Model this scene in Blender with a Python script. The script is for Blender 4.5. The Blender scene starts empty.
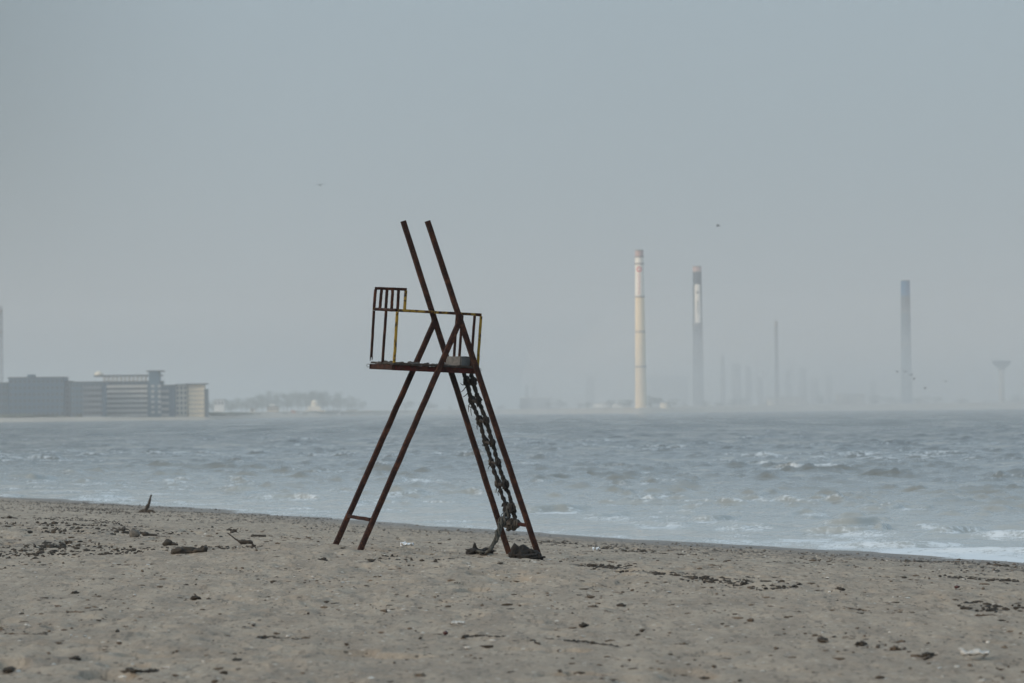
import bpy, bmesh, math, random
import numpy as np
from mathutils import Vector, Matrix, noise as mnoise

random.seed(7)
RNG = np.random.default_rng(11)
scene = bpy.context.scene
COL = scene.collection
V = Vector
PI = math.pi

# ------------------------------------------------------------------ camera
F = 3900.0                       # focal length in pixels of a 1024 px wide frame
EYE = 1.82
SEA = -0.78
ROLL = math.radians(-0.6)
PITCH = math.atan(69.4 / F)
cam_data = bpy.data.cameras.new('camera')
cam = bpy.data.objects.new('camera', cam_data)
COL.objects.link(cam)
cam_data.sensor_width = 36.0
cam_data.lens = F / 1024 * 36.0
cam_data.clip_start = 0.5
cam_data.clip_end = 40000
RM = (Matrix.Rotation(PI / 2 + PITCH, 3, 'X') @ Matrix.Rotation(ROLL, 3, 'Z'))
cam.matrix_world = Matrix.Translation((0, 0, EYE)) @ RM.to_4x4()
cam_data.dof.use_dof = True
cam_data.dof.focus_distance = 51.0
cam_data.dof.aperture_fstop = 3.9
scene.camera = cam
CAMP = V((0, 0, EYE))


def ray(px, py):
    return RM @ V(((px - 512) / F, (341.5 - py) / F, -1.0))


def at_dist(px, py, D):
    d = ray(px, py)
    return CAMP + d * (D / d.y)


def at_z(px, py, z):
    d = ray(px, py)
    return CAMP + d * ((z - EYE) / d.z)


# ------------------------------------------------------------------ numpy noise
def _hash(ix, iy, seed):
    h = (ix.astype(np.int64) * 374761393 + iy.astype(np.int64) * 668265263 + seed * 974711) & 0x7fffffff
    h = ((h ^ (h >> 13)) * 1274126177) & 0x7fffffff
    h = h ^ (h >> 16)
    return (h & 0xffff) / 65535.0


def vnoise(x, y, seed=0):
    x = np.asarray(x, float); y = np.asarray(y, float)
    ix = np.floor(x); iy = np.floor(y)
    fx = x - ix; fy = y - iy
    fx = fx * fx * fx * (fx * (fx * 6 - 15) + 10); fy = fy * fy * fy * (fy * (fy * 6 - 15) + 10)
    a = _hash(ix, iy, seed); b = _hash(ix + 1, iy, seed)
    c = _hash(ix, iy + 1, seed); d = _hash(ix + 1, iy + 1, seed)
    return (a * (1 - fx) + b * fx) * (1 - fy) + (c * (1 - fx) + d * fx) * fy


def fbm(x, y, seed=0, octv=4):
    s = 0; a = 0.5
    for o in range(octv):
        s = s + a * (vnoise(x * 2 ** o, y * 2 ** o, seed + o * 17) - 0.5)
        a *= 0.5
    return s


def sstep(a, b, x):
    t = np.clip((x - a) / (b - a), 0, 1)
    return t * t * (3 - 2 * t)


# ------------------------------------------------------------------ terrain functions
def shore_s(x, y):
    """metres seaward of the waterline (negative on the beach)"""
    w = 0.9 * np.sin(y * 0.09 + 1.0) + 1.6 * fbm(y * 0.10, x * 0.05 + 5, 3, 3)
    return ((x - 8.6) + 0.417 * (y - 65.0)) / 1.0835 + w * 0.7


def ground_z(x, y):
    x = np.asarray(x, float); y = np.asarray(y, float)
    s = shore_s(x, y)
    z = np.interp(s, [-400, -60, -24, -16.5, -14.2, -10, 0, 12, 60, 400],
                  [1.5, 0.5, 0.10, 0.07, 0.0, -0.26, SEA, -1.35, -2.6, -3.2])
    near = sstep(6, -3, s)
    # scoured, slightly tilted patch the old chair has settled into
    du = (x + 0.8) * 0.953 + (y - 50.0) * 0.302; dw = -(x + 0.8) * 0.302 + (y - 50.0) * 0.953
    k = np.exp(-(np.maximum(np.hypot(du * 0.8, dw * 0.7) - 0.9, 0) / 1.6) ** 2)
    z = z * (1 - k) + k * (-0.006 - 0.068 * du)
    near = near * (1 - 0.75 * k)
    z = z + near * (0.10 * fbm(x * 0.16, y * 0.10, 21, 3) + 0.055 * fbm(x * 0.7, y * 0.45, 31, 3))
    return z


def at_ground(px, py):
    z = 0.0
    for _ in range(12):
        p = at_z(px, py, z)
        z = 0.5 * z + 0.5 * float(ground_z(p.x, p.y))
    p.z = float(ground_z(p.x, p.y))
    return p


# ------------------------------------------------------------------ materials
def new_mat(name):
    m = bpy.data.materials.new(name)
    m.use_nodes = True
    nt = m.node_tree
    b = nt.nodes['Principled BSDF']
    return m, nt, b


def N(nt, kind, **kw):
    n = nt.nodes.new(kind)
    for k, v in kw.items():
        setattr(n, k, v)
    return n


def noise_node(nt, vec, scale, detail=4, rough=0.55, dist=0.0):
    n = N(nt, 'ShaderNodeTexNoise')
    n.inputs['Scale'].default_value = scale
    n.inputs['Detail'].default_value = detail
    n.inputs['Roughness'].default_value = rough
    n.inputs['Distortion'].default_value = dist
    if vec is not None:
        nt.links.new(vec, n.inputs['Vector'])
    return n.outputs['Fac']


def ramp(nt, fac, stops):
    r = N(nt, 'ShaderNodeValToRGB')
    e = r.color_ramp.elements
    while len(e) < len(stops):
        e.new(0.5)
    for el, (p, c) in zip(e, stops):
        el.position = p
        el.color = (*c, 1) if len(c) == 3 else c
    nt.links.new(fac, r.inputs['Fac'])
    return r.outputs['Color']


def mixc(nt, fac, a, b, mode='MIX'):
    m = N(nt, 'ShaderNodeMix', data_type='RGBA', blend_type=mode)
    for sock, val in ((m.inputs[0], fac), (m.inputs[6], a), (m.inputs[7], b)):
        if hasattr(val, 'is_linked') or isinstance(val, bpy.types.NodeSocket):
            nt.links.new(val, sock)
        elif isinstance(val, (int, float)):
            sock.default_value = val
        else:
            sock.default_value = (*val, 1)
    return m.outputs[2]


def math_node(nt, op, a, b=None, clamp=False):
    m = N(nt, 'ShaderNodeMath', operation=op, use_clamp=clamp)
    for i, v in enumerate((a, b)):
        if v is None:
            continue
        if isinstance(v, (int, float)):
            m.inputs[i].default_value = v
        else:
            nt.links.new(v, m.inputs[i])
    return m.outputs[0]


def bump(nt, b, height, strength, distance):
    n = N(nt, 'ShaderNodeBump')
    n.inputs['Strength'].default_value = strength
    n.inputs['Distance'].default_value = distance
    nt.links.new(height, n.inputs['Height'])
    nt.links.new(n.outputs['Normal'], b.inputs['Normal'])


def obj_vec(nt, scale=None):
    t = N(nt, 'ShaderNodeTexCoord').outputs['Object']
    if scale is None:
        return t
    mp = N(nt, 'ShaderNodeMapping')
    mp.inputs['Scale'].default_value = scale
    nt.links.new(t, mp.inputs['Vector'])
    return mp.outputs['Vector']


def mottled(name, c0, c1, scale, rough=0.85, bump_s=0.3, bump_d=0.01, detail=6, metallic=0.0):
    m, nt, b = new_mat(name)
    vec = obj_vec(nt)
    f = noise_node(nt, vec, scale, detail, 0.65)
    nt.links.new(ramp(nt, f, [(0.32, c0), (0.68, c1)]), b.inputs['Base Color'])
    b.inputs['Roughness'].default_value = rough
    b.inputs['Metallic'].default_value = metallic
    if bump_s:
        bump(nt, b, noise_node(nt, vec, scale * 4, 4), bump_s, bump_d)
    return m


def mat_rust(name, paint=None, amount=0.5):
    m, nt, b = new_mat(name)
    vec = obj_vec(nt)
    f = noise_node(nt, vec, 9, 8, 0.7)
    c = ramp(nt, f, [(0.25, (0.007, 0.0035, 0.003)), (0.5, (0.021, 0.008, 0.006)), (0.72, (0.085, 0.032, 0.016))])
    flake = noise_node(nt, vec, 38, 6, 0.7)
    c = mixc(nt, math_node(nt, 'MULTIPLY', math_node(nt, 'GREATER_THAN', flake, 0.60), 0.55), c, (0.11, 0.052, 0.026))
    if paint is not None:
        pf = noise_node(nt, vec, 14, 7, 0.7, 0.4)
        msk = math_node(nt, 'GREATER_THAN', pf, 1 - amount)
        c = mixc(nt, msk, c, paint)
    nt.links.new(c, b.inputs['Base Color'])
    b.inputs['Roughness'].default_value = 0.85
    b.inputs['Specular IOR Level'].default_value = 0.2
    bump(nt, b, flake, 0.5, 0.004)
    return m


MAT = {}
MAT['rust'] = mat_rust('rusted_red_steel')
MAT['rust_red'] = mat_rust('rusted_steel_red_primer', (0.050, 0.010, 0.009), 0.5)
MAT['rust_yellow'] = mat_rust('rusted_steel_yellow_paint', (0.22, 0.145, 0.022), 0.56)
MAT['rust_some_yellow'] = mat_rust('rusted_steel_yellow_flakes', (0.20, 0.13, 0.025), 0.50)
MAT['rotten_wood'] = mottled('rotten_wood', (0.008, 0.007, 0.006), (0.04, 0.03, 0.024), 12)
MAT['rope'] = mottled('weathered_rope', (0.004, 0.0035, 0.003), (0.020, 0.016, 0.013), 25, 0.95, 0.8, 0.01)
MAT['rope_grey'] = mottled('grey_green_rope', (0.02, 0.02, 0.017), (0.085, 0.08, 0.066), 22, 0.95, 0.8, 0.01)
MAT['float'] = mottled('grey_brown_float', (0.012, 0.010, 0.009), (0.075, 0.064, 0.052), 18, 0.8, 0.4, 0.005)
MAT['wire'] = mottled('zinc_wire', (0.08, 0.08, 0.08), (0.2, 0.2, 0.2), 40, 0.5, 0)
MAT['concrete'] = mottled('concrete_block', (0.07, 0.07, 0.068), (0.15, 0.147, 0.142), 14, 0.95, 0.5, 0.006)
MAT['weed'] = mottled('dark_seaweed', (0.008, 0.007, 0.005), (0.05, 0.038, 0.026), 14, 0.85, 0.6, 0.01)
MAT['drift'] = mottled('driftwood', (0.012, 0.010, 0.008), (0.06, 0.047, 0.036), 16, 0.9, 0.6, 0.01)
MAT['stone'] = mottled('beach_stone', (0.05, 0.047, 0.042), (0.16, 0.145, 0.125), 12, 0.85, 0.5, 0.01)
MAT['shell'] = mottled('pale_shell', (0.32, 0.30, 0.27), (0.55, 0.53, 0.49), 12, 0.7, 0.3, 0.004)
MAT['plastic'] = mottled('white_plastic_film', (0.5, 0.52, 0.54), (0.72, 0.74, 0.75), 8, 0.35, 0.2, 0.004)
MAT['red_plastic'] = mottled('red_plastic', (0.03, 0.010, 0.009), (0.075, 0.018, 0.015), 9, 0.5, 0.2, 0.004)
MAT['litter_wood'] = mottled('twig_litter', (0.03, 0.022, 0.015), (0.13, 0.095, 0.065), 3, 0.9, 0)
MAT['gull'] = mottled('gull_feathers', (0.04, 0.042, 0.046), (0.10, 0.10, 0.11), 3, 0.8, 0)


def plain(name, c, k=0.8, scale=0.12, rough=0.85):
    return mottled(name, tuple(v * k for v in c), c, scale, rough, 0)


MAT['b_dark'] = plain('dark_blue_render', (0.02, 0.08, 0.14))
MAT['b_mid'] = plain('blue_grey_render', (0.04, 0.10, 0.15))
MAT['b_grey'] = plain('grey_render', (0.16, 0.18, 0.20))
MAT['b_pale'] = plain('pale_render', (0.44, 0.43, 0.40))
MAT['b_white'] = plain('white_render', (0.72, 0.71, 0.68))
MAT['b_cream'] = plain('cream_render', (0.74, 0.67, 0.55))
MAT['b_orange'] = plain('terracotta_tiles', (0.35, 0.17, 0.10))
MAT['roof_dark'] = plain('dark_roofing', (0.05, 0.055, 0.06))
MAT['glass'] = plain('window_glass', (0.03, 0.04, 0.05), 0.7, 0.3, 0.15)
MAT['frame'] = plain('window_frame', (0.20, 0.22, 0.24))
MAT['steel_grey'] = plain('plant_steel', (0.14, 0.16, 0.18))
MAT['steel_pale'] = plain('galvanised_steel', (0.35, 0.36, 0.36))
MAT['ch_cream'] = plain('cream_chimney_concrete', (0.86, 0.70, 0.49), 0.90, 0.10)
MAT['ch_white'] = plain('white_chimney_paint', (0.84, 0.78, 0.70), 0.93, 0.10)
MAT['ch_pink'] = plain('faded_red_chimney_paint', (0.50, 0.35, 0.33), 0.85, 0.10)
MAT['ch_grey'] = plain('dark_chimney_concrete', (0.045, 0.07, 0.10), 0.8, 0.10)
MAT['ch_blue'] = plain('blue_chimney_paint', (0.002, 0.11, 0.25), 0.8, 0.10)
MAT['ch_ring'] = plain('chimney_gallery_steel', (0.24, 0.23, 0.22), 0.8, 0.10)
MAT['emblem_red'] = plain('emblem_red_paint', (0.55, 0.06, 0.05), 0.95, 0.10)
MAT['letter_pink'] = plain('faded_red_letters', (0.70, 0.48, 0.43), 0.95, 0.10)
MAT['letter_dark'] = plain('dark_letters', (0.05, 0.06, 0.08), 0.95, 0.10)
MAT['leaf'] = mottled('tree_leaves', (0.02, 0.04, 0.018), (0.07, 0.10, 0.045), 0.5, 0.8, 0)
MAT['bark'] = mottled('tree_bark', (0.04, 0.03, 0.02), (0.1, 0.08, 0.06), 1.0, 0.9, 0)


def mat_sand():
    m, nt, b = new_mat('beach_sand')
    vec = obj_vec(nt)
    big = noise_node(nt, vec, 0.35, 5, 0.6)
    mid = noise_node(nt, vec, 3.2, 6, 0.65)
    fine = noise_node(nt, vec, 22, 7, 0.8)
    c = ramp(nt, mid, [(0.30, (0.245, 0.203, 0.155)), (0.70, (0.405, 0.34, 0.265))])
    c = mixc(nt, 0.55, c, ramp(nt, big, [(0.32, (0.22, 0.185, 0.145)), (0.68, (0.405, 0.34, 0.265))]))
    c = mixc(nt, 0.5, c, ramp(nt, fine, [(0.36, (0.14, 0.12, 0.097)), (0.64, (0.50, 0.44, 0.37))]))
    st = noise_node(nt, obj_vec(nt, (3.0, 0.55, 1.0)), 1.0, 5, 0.65)
    c = mixc(nt, 0.42, c, ramp(nt, st, [(0.36, (0.17, 0.145, 0.115)), (0.62, (0.42, 0.36, 0.285))]))
    st2 = noise_node(nt, obj_vec(nt, (14.0, 2.2, 1.0)), 1.0, 4, 0.7)
    c = mixc(nt, math_node(nt, 'MULTIPLY', math_node(nt, 'GREATER_THAN', st2, 0.58), 0.42), c, (0.10, 0.085, 0.068))
    # shell grit and dark specks
    v = N(nt, 'ShaderNodeTexVoronoi'); v.inputs['Scale'].default_value = 17
    nt.links.new(vec, v.inputs['Vector'])
    sep = N(nt, 'ShaderNodeSeparateColor'); nt.links.new(v.outputs['Color'], sep.inputs[0])
    cell = math_node(nt, 'LESS_THAN', v.outputs['Distance'], 0.33)
    dark = math_node(nt, 'MULTIPLY', cell, math_node(nt, 'GREATER_THAN', sep.outputs[0], 0.87))
    pale = math_node(nt, 'MULTIPLY', cell, math_node(nt, 'LESS_THAN', sep.outputs[0], 0.09))
    c = mixc(nt, math_node(nt, 'MULTIPLY', dark, 0.75), c, (0.045, 0.038, 0.03))
    c = mixc(nt, math_node(nt, 'MULTIPLY', pale, 0.6), c, (0.52, 0.49, 0.44))
    c = mixc(nt, 1.0, c, (1.03, 1.0, 0.965), 'MULTIPLY')
    # wet zone attribute
    a = N(nt, 'ShaderNodeAttribute', attribute_name='wet')
    wet = a.outputs['Fac']
    c = mixc(nt, math_node(nt, 'MULTIPLY', wet, 0.8), c, mixc(nt, 1.0, c, (0.45, 0.45, 0.47), 'MULTIPLY'))
    g = N(nt, 'ShaderNodeAttribute', attribute_name='grit')
    gr = math_node(nt, 'MULTIPLY', g.outputs['Fac'], math_node(nt, 'GREATER_THAN', noise_node(nt, vec, 9, 5, 0.75), 0.52))
    c = mixc(nt, math_node(nt, 'MULTIPLY', gr, 0.8), c, (0.07, 0.062, 0.055))
    nt.links.new(c, b.inputs['Base Color'])
    r = math_node(nt, 'SUBTRACT', 0.95, math_node(nt, 'MULTIPLY', wet, 0.45))
    nt.links.new(r, b.inputs['Roughness'])
    h = math_node(nt, 'ADD', mid, math_node(nt, 'MULTIPLY', fine, 0.35))
    bump(nt, b, h, 1.0, 0.09)
    return m


def mat_sea():
    m, nt, b = new_mat('sea_water')
    vec = obj_vec(nt)
    foam = N(nt, 'ShaderNodeAttribute', attribute_name='foam').outputs['Fac']
    murk = N(nt, 'ShaderNodeAttribute', attribute_name='murk').outputs['Fac']
    n1 = noise_node(nt, vec, 2.6, 6, 0.7, 0.8)
    n2 = noise_node(nt, vec, 11.0, 5, 0.7, 0.4)
    nn = math_node(nt, 'ADD', math_node(nt, 'MULTIPLY', n1, 0.6), math_node(nt, 'MULTIPLY', n2, 0.4))
    nn = math_node(nt, 'MULTIPLY', math_node(nt, 'SUBTRACT', nn, 0.33), 3.0)
    f = math_node(nt, 'MULTIPLY', math_node(nt, 'SUBTRACT', math_node(nt, 'ADD', foam, nn), 0.86), 2.6, True)
    f = math_node(nt, 'MULTIPLY', f, math_node(nt, 'MULTIPLY', foam, 4.0, True))
    f = math_node(nt, 'MULTIPLY', f, 0.85)
    wc = mixc(nt, murk, (0.074, 0.082, 0.079), (0.268, 0.274, 0.256))
    c = mixc(nt, f, wc, (0.58, 0.61, 0.63))
    nt.links.new(c, b.inputs['Base Color'])
    # beyond the modelled ripples the unresolved chop roughens the surface
    rip = N(nt, 'ShaderNodeAttribute', attribute_name='chop').outputs['Fac']
    r = math_node(nt, 'ADD', math_node(nt, 'ADD', 0.07, math_node(nt, 'MULTIPLY', math_node(nt, 'MULTIPLY', rip, ramp(nt, noise_node(nt, obj_vec(nt, (0.16, 0.013, 1.0)), 1.0, 5, 0.7), [(0.34, (0.1, 0.1, 0.1)), (0.66, (1, 1, 1))])), 0.36)), math_node(nt, 'MULTIPLY', f, 0.5), True)
    nt.links.new(r, b.inputs['Roughness'])
    b.inputs['IOR'].default_value = 1.33
    h = math_node(nt, 'ADD', noise_node(nt, vec, 2.3, 4, 0.6), math_node(nt, 'MULTIPLY', noise_node(nt, vec, 0.7, 3, 0.6), 1.6))
    h = math_node(nt, 'ADD', h, math_node(nt, 'MULTIPLY', f, 0.4))
    bump(nt, b, h, 0.12, 0.05)
    return m


MAT['sand'] = mat_sand()
MAT['sea'] = mat_sea()
MAT['far_sand'] = plain('far_shore_sand', (0.42, 0.37, 0.30), 0.75, 0.03)
MAT['scrub'] = mottled('shore_scrub', (0.04, 0.05, 0.03), (0.11, 0.11, 0.07), 0.2, 0.9, 0)


# ------------------------------------------------------------------ object helpers
def link(name, me, mat, parent=None, loc=None):
    o = bpy.data.objects.new(name, me)
    COL.objects.link(o)
    if mat is not None and not me.materials:
        me.materials.append(mat)
    if parent is not None:
        o.parent = parent
    if loc is not None:
        o.location = loc
    return o


def obj(name, bm, mat, parent=None, loc=None, smooth=False):
    bmesh.ops.recalc_face_normals(bm, faces=bm.faces)
    me = bpy.data.meshes.new(name)
    bm.to_mesh(me)
    bm.free()
    if smooth:
        for p in me.polygons:
            p.use_smooth = True
    return link(name, me, mat, parent, loc)


def tag(o, label, cat, group=None, kind=None):
    if label:
        o['label'] = label
    if cat:
        o['category'] = cat
    if group:
        o['group'] = group
    if kind:
        o['kind'] = kind
    return o


def thing(name, label, cat, loc, group=None, rz=0.0):
    o = bpy.data.objects.new(name, None)
    COL.objects.link(o)
    o.location = loc
    o.rotation_euler = (0, 0, rz)
    o.empty_display_size = 0.3
    return tag(o, label, cat, group)


def dup(o, loc, rz=0.0, scale=None, label=None, group=None):
    r = o.copy(); COL.objects.link(r)
    r.location = loc; r.rotation_euler = (0, 0, rz)
    if scale:
        r.scale = scale if not isinstance(scale, (int, float)) else (scale,) * 3
    if label:
        r['label'] = label
    if group:
        r['group'] = group
    for ch in list(o.children):
        c = ch.copy(); COL.objects.link(c); c.parent = r
        for g in list(ch.children):
            d = g.copy(); COL.objects.link(d); d.parent = c
    return r


def box(bm, x0, x1, y0, y1, z0, z1):
    vs = [bm.verts.new(p) for p in ((x0, y0, z0), (x1, y0, z0), (x1, y1, z0), (x0, y1, z0),
                                    (x0, y0, z1), (x1, y0, z1), (x1, y1, z1), (x0, y1, z1))]
    for f in ((0, 3, 2, 1), (4, 5, 6, 7), (0, 1, 5, 4), (1, 2, 6, 5), (2, 3, 7, 6), (3, 0, 4, 7)):
        bm.faces.new([vs[i] for i in f])


def square_tube(bm, p0, p1, a, b, wdir, t=0.006, segs=24, wob=0.0025, seed=0):
    """hollow rectangular steel section from p0 to p1; a is its size along wdir, b across"""
    p0 = V(p0); p1 = V(p1)
    d = (p1 - p0).normalized()
    w = (V(wdir) - d * V(wdir).dot(d)).normalized()
    n = d.cross(w)
    c = min(a, b) * 0.12

    def prof(aa, bb, cc):
        A, B = aa / 2, bb / 2
        return [(A, B - cc), (A - cc, B), (-A + cc, B), (-A, B - cc), (-A, -B + cc), (-A + cc, -B), (A - cc, -B), (A, -B + cc)]
    rings = []
    L = (p1 - p0).length
    for i in range(segs + 1):
        q = p0 + d * (L * i / segs)
        s = i * 0.37 + seed * 5.1
        off = w * (mnoise.noise((s, 0, seed)) * wob * 2) + n * (mnoise.noise((0, s, seed + 3)) * wob * 2)
        k = 1 + mnoise.noise((s * 2, 3, seed)) * 0.035
        rings.append([bm.verts.new(q + off + w * (x * k) + n * (y * k)) for x, y in prof(a, b, c)])
    for r0, r1 in zip(rings, rings[1:]):
        for j in range(8):
            bm.faces.new((r0[j], r0[(j + 1) % 8], r1[(j + 1) % 8], r1[j]))
    for end, q, sgn in ((rings[0], p0, 1), (rings[-1], p1, -1)):
        inn = [bm.verts.new(q + w * x + n * y) for x, y in prof(a - 2 * t, b - 2 * t, c * 0.6)]
        deep = [bm.verts.new(q + d * sgn * min(0.12, L * 0.2) + w * x + n * y) for x, y in prof(a - 2 * t, b - 2 * t, c * 0.6)]
        for j in range(8):
            k = (j + 1) % 8
            bm.faces.new((end[j], end[k], inn[k], inn[j]))
            bm.faces.new((inn[j], inn[k], deep[k], deep[j]))
        bm.faces.new(deep)


def channel(bm, p0, p1, h, d, wdir, t=0.007, up=V((0, 0, 1)), wsign=1):
    """U-section beam, web towards -wdir*wsign"""
    p0 = V(p0); p1 = V(p1)
    ax = (p1 - p0).normalized()
    w = V(wdir) * wsign
    w = (w - ax * w.dot(ax)).normalized()
    u = (up - ax * up.dot(ax) - w * up.dot(w)).normalized()
    pr = [(0, 0), (d, 0), (d, t), (t, t), (t, h - t), (d, h - t), (d, h), (0, h)]
    r = [[bm.verts.new(q + w * x + u * (y - h / 2)) for x, y in pr] for q in (p0, p0.lerp(p1, .33), p0.lerp(p1, .66), p1)]
    for a_, b_ in zip(r, r[1:]):
        for j in range(8):
            bm.faces.new((a_[j], a_[(j + 1) % 8], b_[(j + 1) % 8], b_[j]))
    for e in (r[0], r[-1]):
        bm.faces.new((e[0], e[1], e[2], e[3])); bm.faces.new((e[0], e[3], e[4], e[7])); bm.faces.new((e[4], e[5], e[6], e[7]))


def tube(bm, pts, rad, sides=7, lump=0.0, seed=0, closed_ends=True):
    """round tube along a polyline; rad may be a list; lump adds knobbly thickness"""
    pts = [V(p) for p in pts]
    n = len(pts)
    if isinstance(rad, (int, float)):
        rad = [rad] * n
    rings = []
    prev = None
    for i, p in enumerate(pts):
        d = (pts[min(i + 1, n - 1)] - pts[max(i - 1, 0)])
        d = d.normalized() if d.length > 1e-9 else V((0, 0, 1))
        if prev is None:
            ref = V((1, 0, 0)) if abs(d.x) < 0.8 else V((0, 1, 0))
            prev = (ref - d * ref.dot(d)).normalized()
        else:
            prev = (prev - d * prev.dot(d)).normalized()
        bi = d.cross(prev)
        ring = []
        for j in range(sides):
            a = 2 * PI * j / sides
            r = rad[i] * (1 + lump * mnoise.noise((i * 0.9 + seed * 3.3, math.cos(a) * 1.3, math.sin(a) * 1.3)))
            ring.append(bm.verts.new(p + prev * (math.cos(a) * r) + bi * (math.sin(a) * r)))
        rings.append(ring)
    for r0, r1 in zip(rings, rings[1:]):
        for j in range(sides):
            bm.faces.new((r0[j], r0[(j + 1) % sides], r1[(j + 1) % sides], r1[j]))
    if closed_ends:
        bm.faces.new(rings[0]); bm.faces.new(rings[-1])


def resample(pts, n):
    pts = [V(p) for p in pts]
    out = []
    m = len(pts) - 1
    for i in range(n):
        t = i / (n - 1) * m
        k = min(int(t), m - 1)
        f = t - k
        p0 = pts[max(k - 1, 0)]; p1 = pts[k]; p2 = pts[k + 1]; p3 = pts[min(k + 2, m)]
        out.append(0.5 * ((2 * p1) + (p2 - p0) * f + (2 * p0 - 5 * p1 + 4 * p2 - p3) * f * f + (3 * p1 - p0 - 3 * p2 + p3) * f ** 3))
    return out


def blob(bm, c, r, sub=2, rough=0.45, freq=1.4, seed=0, rot=0.0):
    """lumpy closed stone / knot shape, r = (rx, ry, rz)"""
    res = bmesh.ops.create_icosphere(bm, subdivisions=sub, radius=1.0)
    cr, sr = math.cos(rot), math.sin(rot)
    for v in res['verts']:
        p = v.co.copy()
        k = 1 + rough * mnoise.noise(p * freq + V((seed * 7.1, seed * 3.7, seed * 1.9))) + rough * 0.5 * mnoise.noise(p * freq * 2.7 + V((seed * 2.3, 1, 5)))
        x, y, z = p.x * r[0] * k, p.y * r[1] * k, p.z * r[2] * k
        v.co = V((c[0] + x * cr - y * sr, c[1] + x * sr + y * cr, c[2] + z))


def lathe(bm, prof, sides=32, centre=(0, 0, 0)):
    rings = []
    for r, z in prof:
        rings.append([bm.verts.new((centre[0] + r * math.cos(2 * PI * j / sides), centre[1] + r * math.sin(2 * PI * j / sides), centre[2] + z)) for j in range(sides)])
    for r0, r1 in zip(rings, rings[1:]):
        for j in range(sides):
            bm.faces.new((r0[j], r0[(j + 1) % sides], r1[(j + 1) % sides], r1[j]))
    bm.faces.new(rings[0]); bm.faces.new(rings[-1])


def grid_mesh(name, X, Y, Z, mat, attrs=None):
    nr, nc = X.shape
    co = np.stack([X, Y, Z], -1).reshape(-1, 3)
    idx = np.arange(nr * nc).reshape(nr, nc)
    q = np.stack([idx[:-1, :-1], idx[:-1, 1:], idx[1:, 1:], idx[1:, :-1]], -1).reshape(-1, 4)
    me = bpy.data.meshes.new(name)
    me.vertices.add(len(co)); me.vertices.foreach_set('co', co.astype(np.float32).ravel())
    me.loops.add(q.size); me.loops.foreach_set('vertex_index', q.astype(np.int32).ravel())
    me.polygons.add(len(q))
    me.polygons.foreach_set('loop_start', np.arange(0, q.size, 4, dtype=np.int32))
    me.polygons.foreach_set('loop_total', np.full(len(q), 4, dtype=np.int32))
    me.polygons.foreach_set('use_smooth', np.ones(len(q), dtype=bool))
    me.update(calc_edges=True)
    for k, a in (attrs or {}).items():
        at = me.attributes.new(k, 'FLOAT', 'POINT')
        at.data.foreach_set('value', a.astype(np.float32).ravel())
    return link(name, me, mat)


# plane of the lifeguard chair's near frame
TH = math.radians(17.6)
U = V((math.cos(TH), math.sin(TH), 0))
Wd = V((-math.sin(TH), math.cos(TH), 0))
P0 = V((-0.8, 50.0, 0.0))
WID = 1.1


def PT(px, py, w):
    """point of the chair's upright plane that lies w metres behind its near frame"""
    d = ray(px, py)
    t = (P0 + Wd * w - CAMP).dot(Wd) / d.dot(Wd)
    return CAMP + d * t



# ------------------------------------------------------------------ the beach
rows = [-200, -120, -60, -30, -10, 0, 6]
y = 9.0
while y < 150:
    rows.append(y); y *= 1.0011 if y < 80 else 1.003
rows += list(np.geomspace(152, 420, 40))
rows = np.array(rows)
fine = np.linspace(-0.155, 0.155, 500)
outer = np.geomspace(0.16, 3.2, 46)
ta = np.concatenate([-outer[::-1], fine, outer])
Yg = np.repeat(rows[:, None], len(ta), 1)
Xg = ta[None, :] * np.maximum(np.abs(Yg), 40.0)
Zg = ground_z(Xg, Yg)
S = shore_s(Xg, Yg)
# small ridges, dents and trodden sand
damp = sstep(1.5, -3, S)
rough = (fbm(Xg * 2.0, Yg * 1.4, 51, 3) * 0.05 + fbm(Xg * 6.5, Yg * 5.0, 55, 3) * 0.042) * (0.45 + 1.1 * vnoise(Xg * 0.5, Yg * 0.22, 57))
dent = vnoise(Xg * 2.6 + 9, Yg * 1.9, 61)
rough -= 0.045 * sstep(0.66, 0.86, dent) * sstep(0.4, 0.6, vnoise(Xg * .35, Yg * .16, 63))
rough = rough * damp * (0.55 + 0.75 * sstep(-1, -5, S))
for fx, fy, fw in ((541.5, 559, 0), (511, 556.5, WID), (358.6, 548.5, 0), (333.2, 546.5, WID)):      # sand heaped and scoured round the feet
    f_ = PT(fx, fy, fw)
    r_ = np.hypot(Xg - f_.x, (Yg - f_.y) * 0.9)
    rough += 0.014 * np.exp(-(r_ / 0.14) ** 2) - 0.03 * np.exp(-((r_ - 0.34) / 0.14) ** 2)
Zg = Zg + rough * sstep(120, 40, Yg)
wet = sstep(-4.6, -1.2, S + 2.6 * fbm(Xg * 0.3, Yg * 0.3, 71, 3))
grit = sstep(-9, -4, S + 2 * fbm(Xg * .2, Yg * .2, 76, 3)) * sstep(0.5, -2, S) * (0.45 + 0.5 * sstep(-4, 6, Xg))
grit = np.maximum(grit, 0.75 * sstep(-4.2, -6.5, Xg) * sstep(49, 52, Yg) * sstep(72, 60, Yg) * sstep(-0.1, 0.12, fbm(Xg * .35, Yg * .16, 78, 3) + 0.03))
beach = grid_mesh('sand_beach', Xg, Yg, Zg, MAT['sand'], {'wet': wet, 'grit': grit})
beach['kind'] = 'structure'

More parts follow.
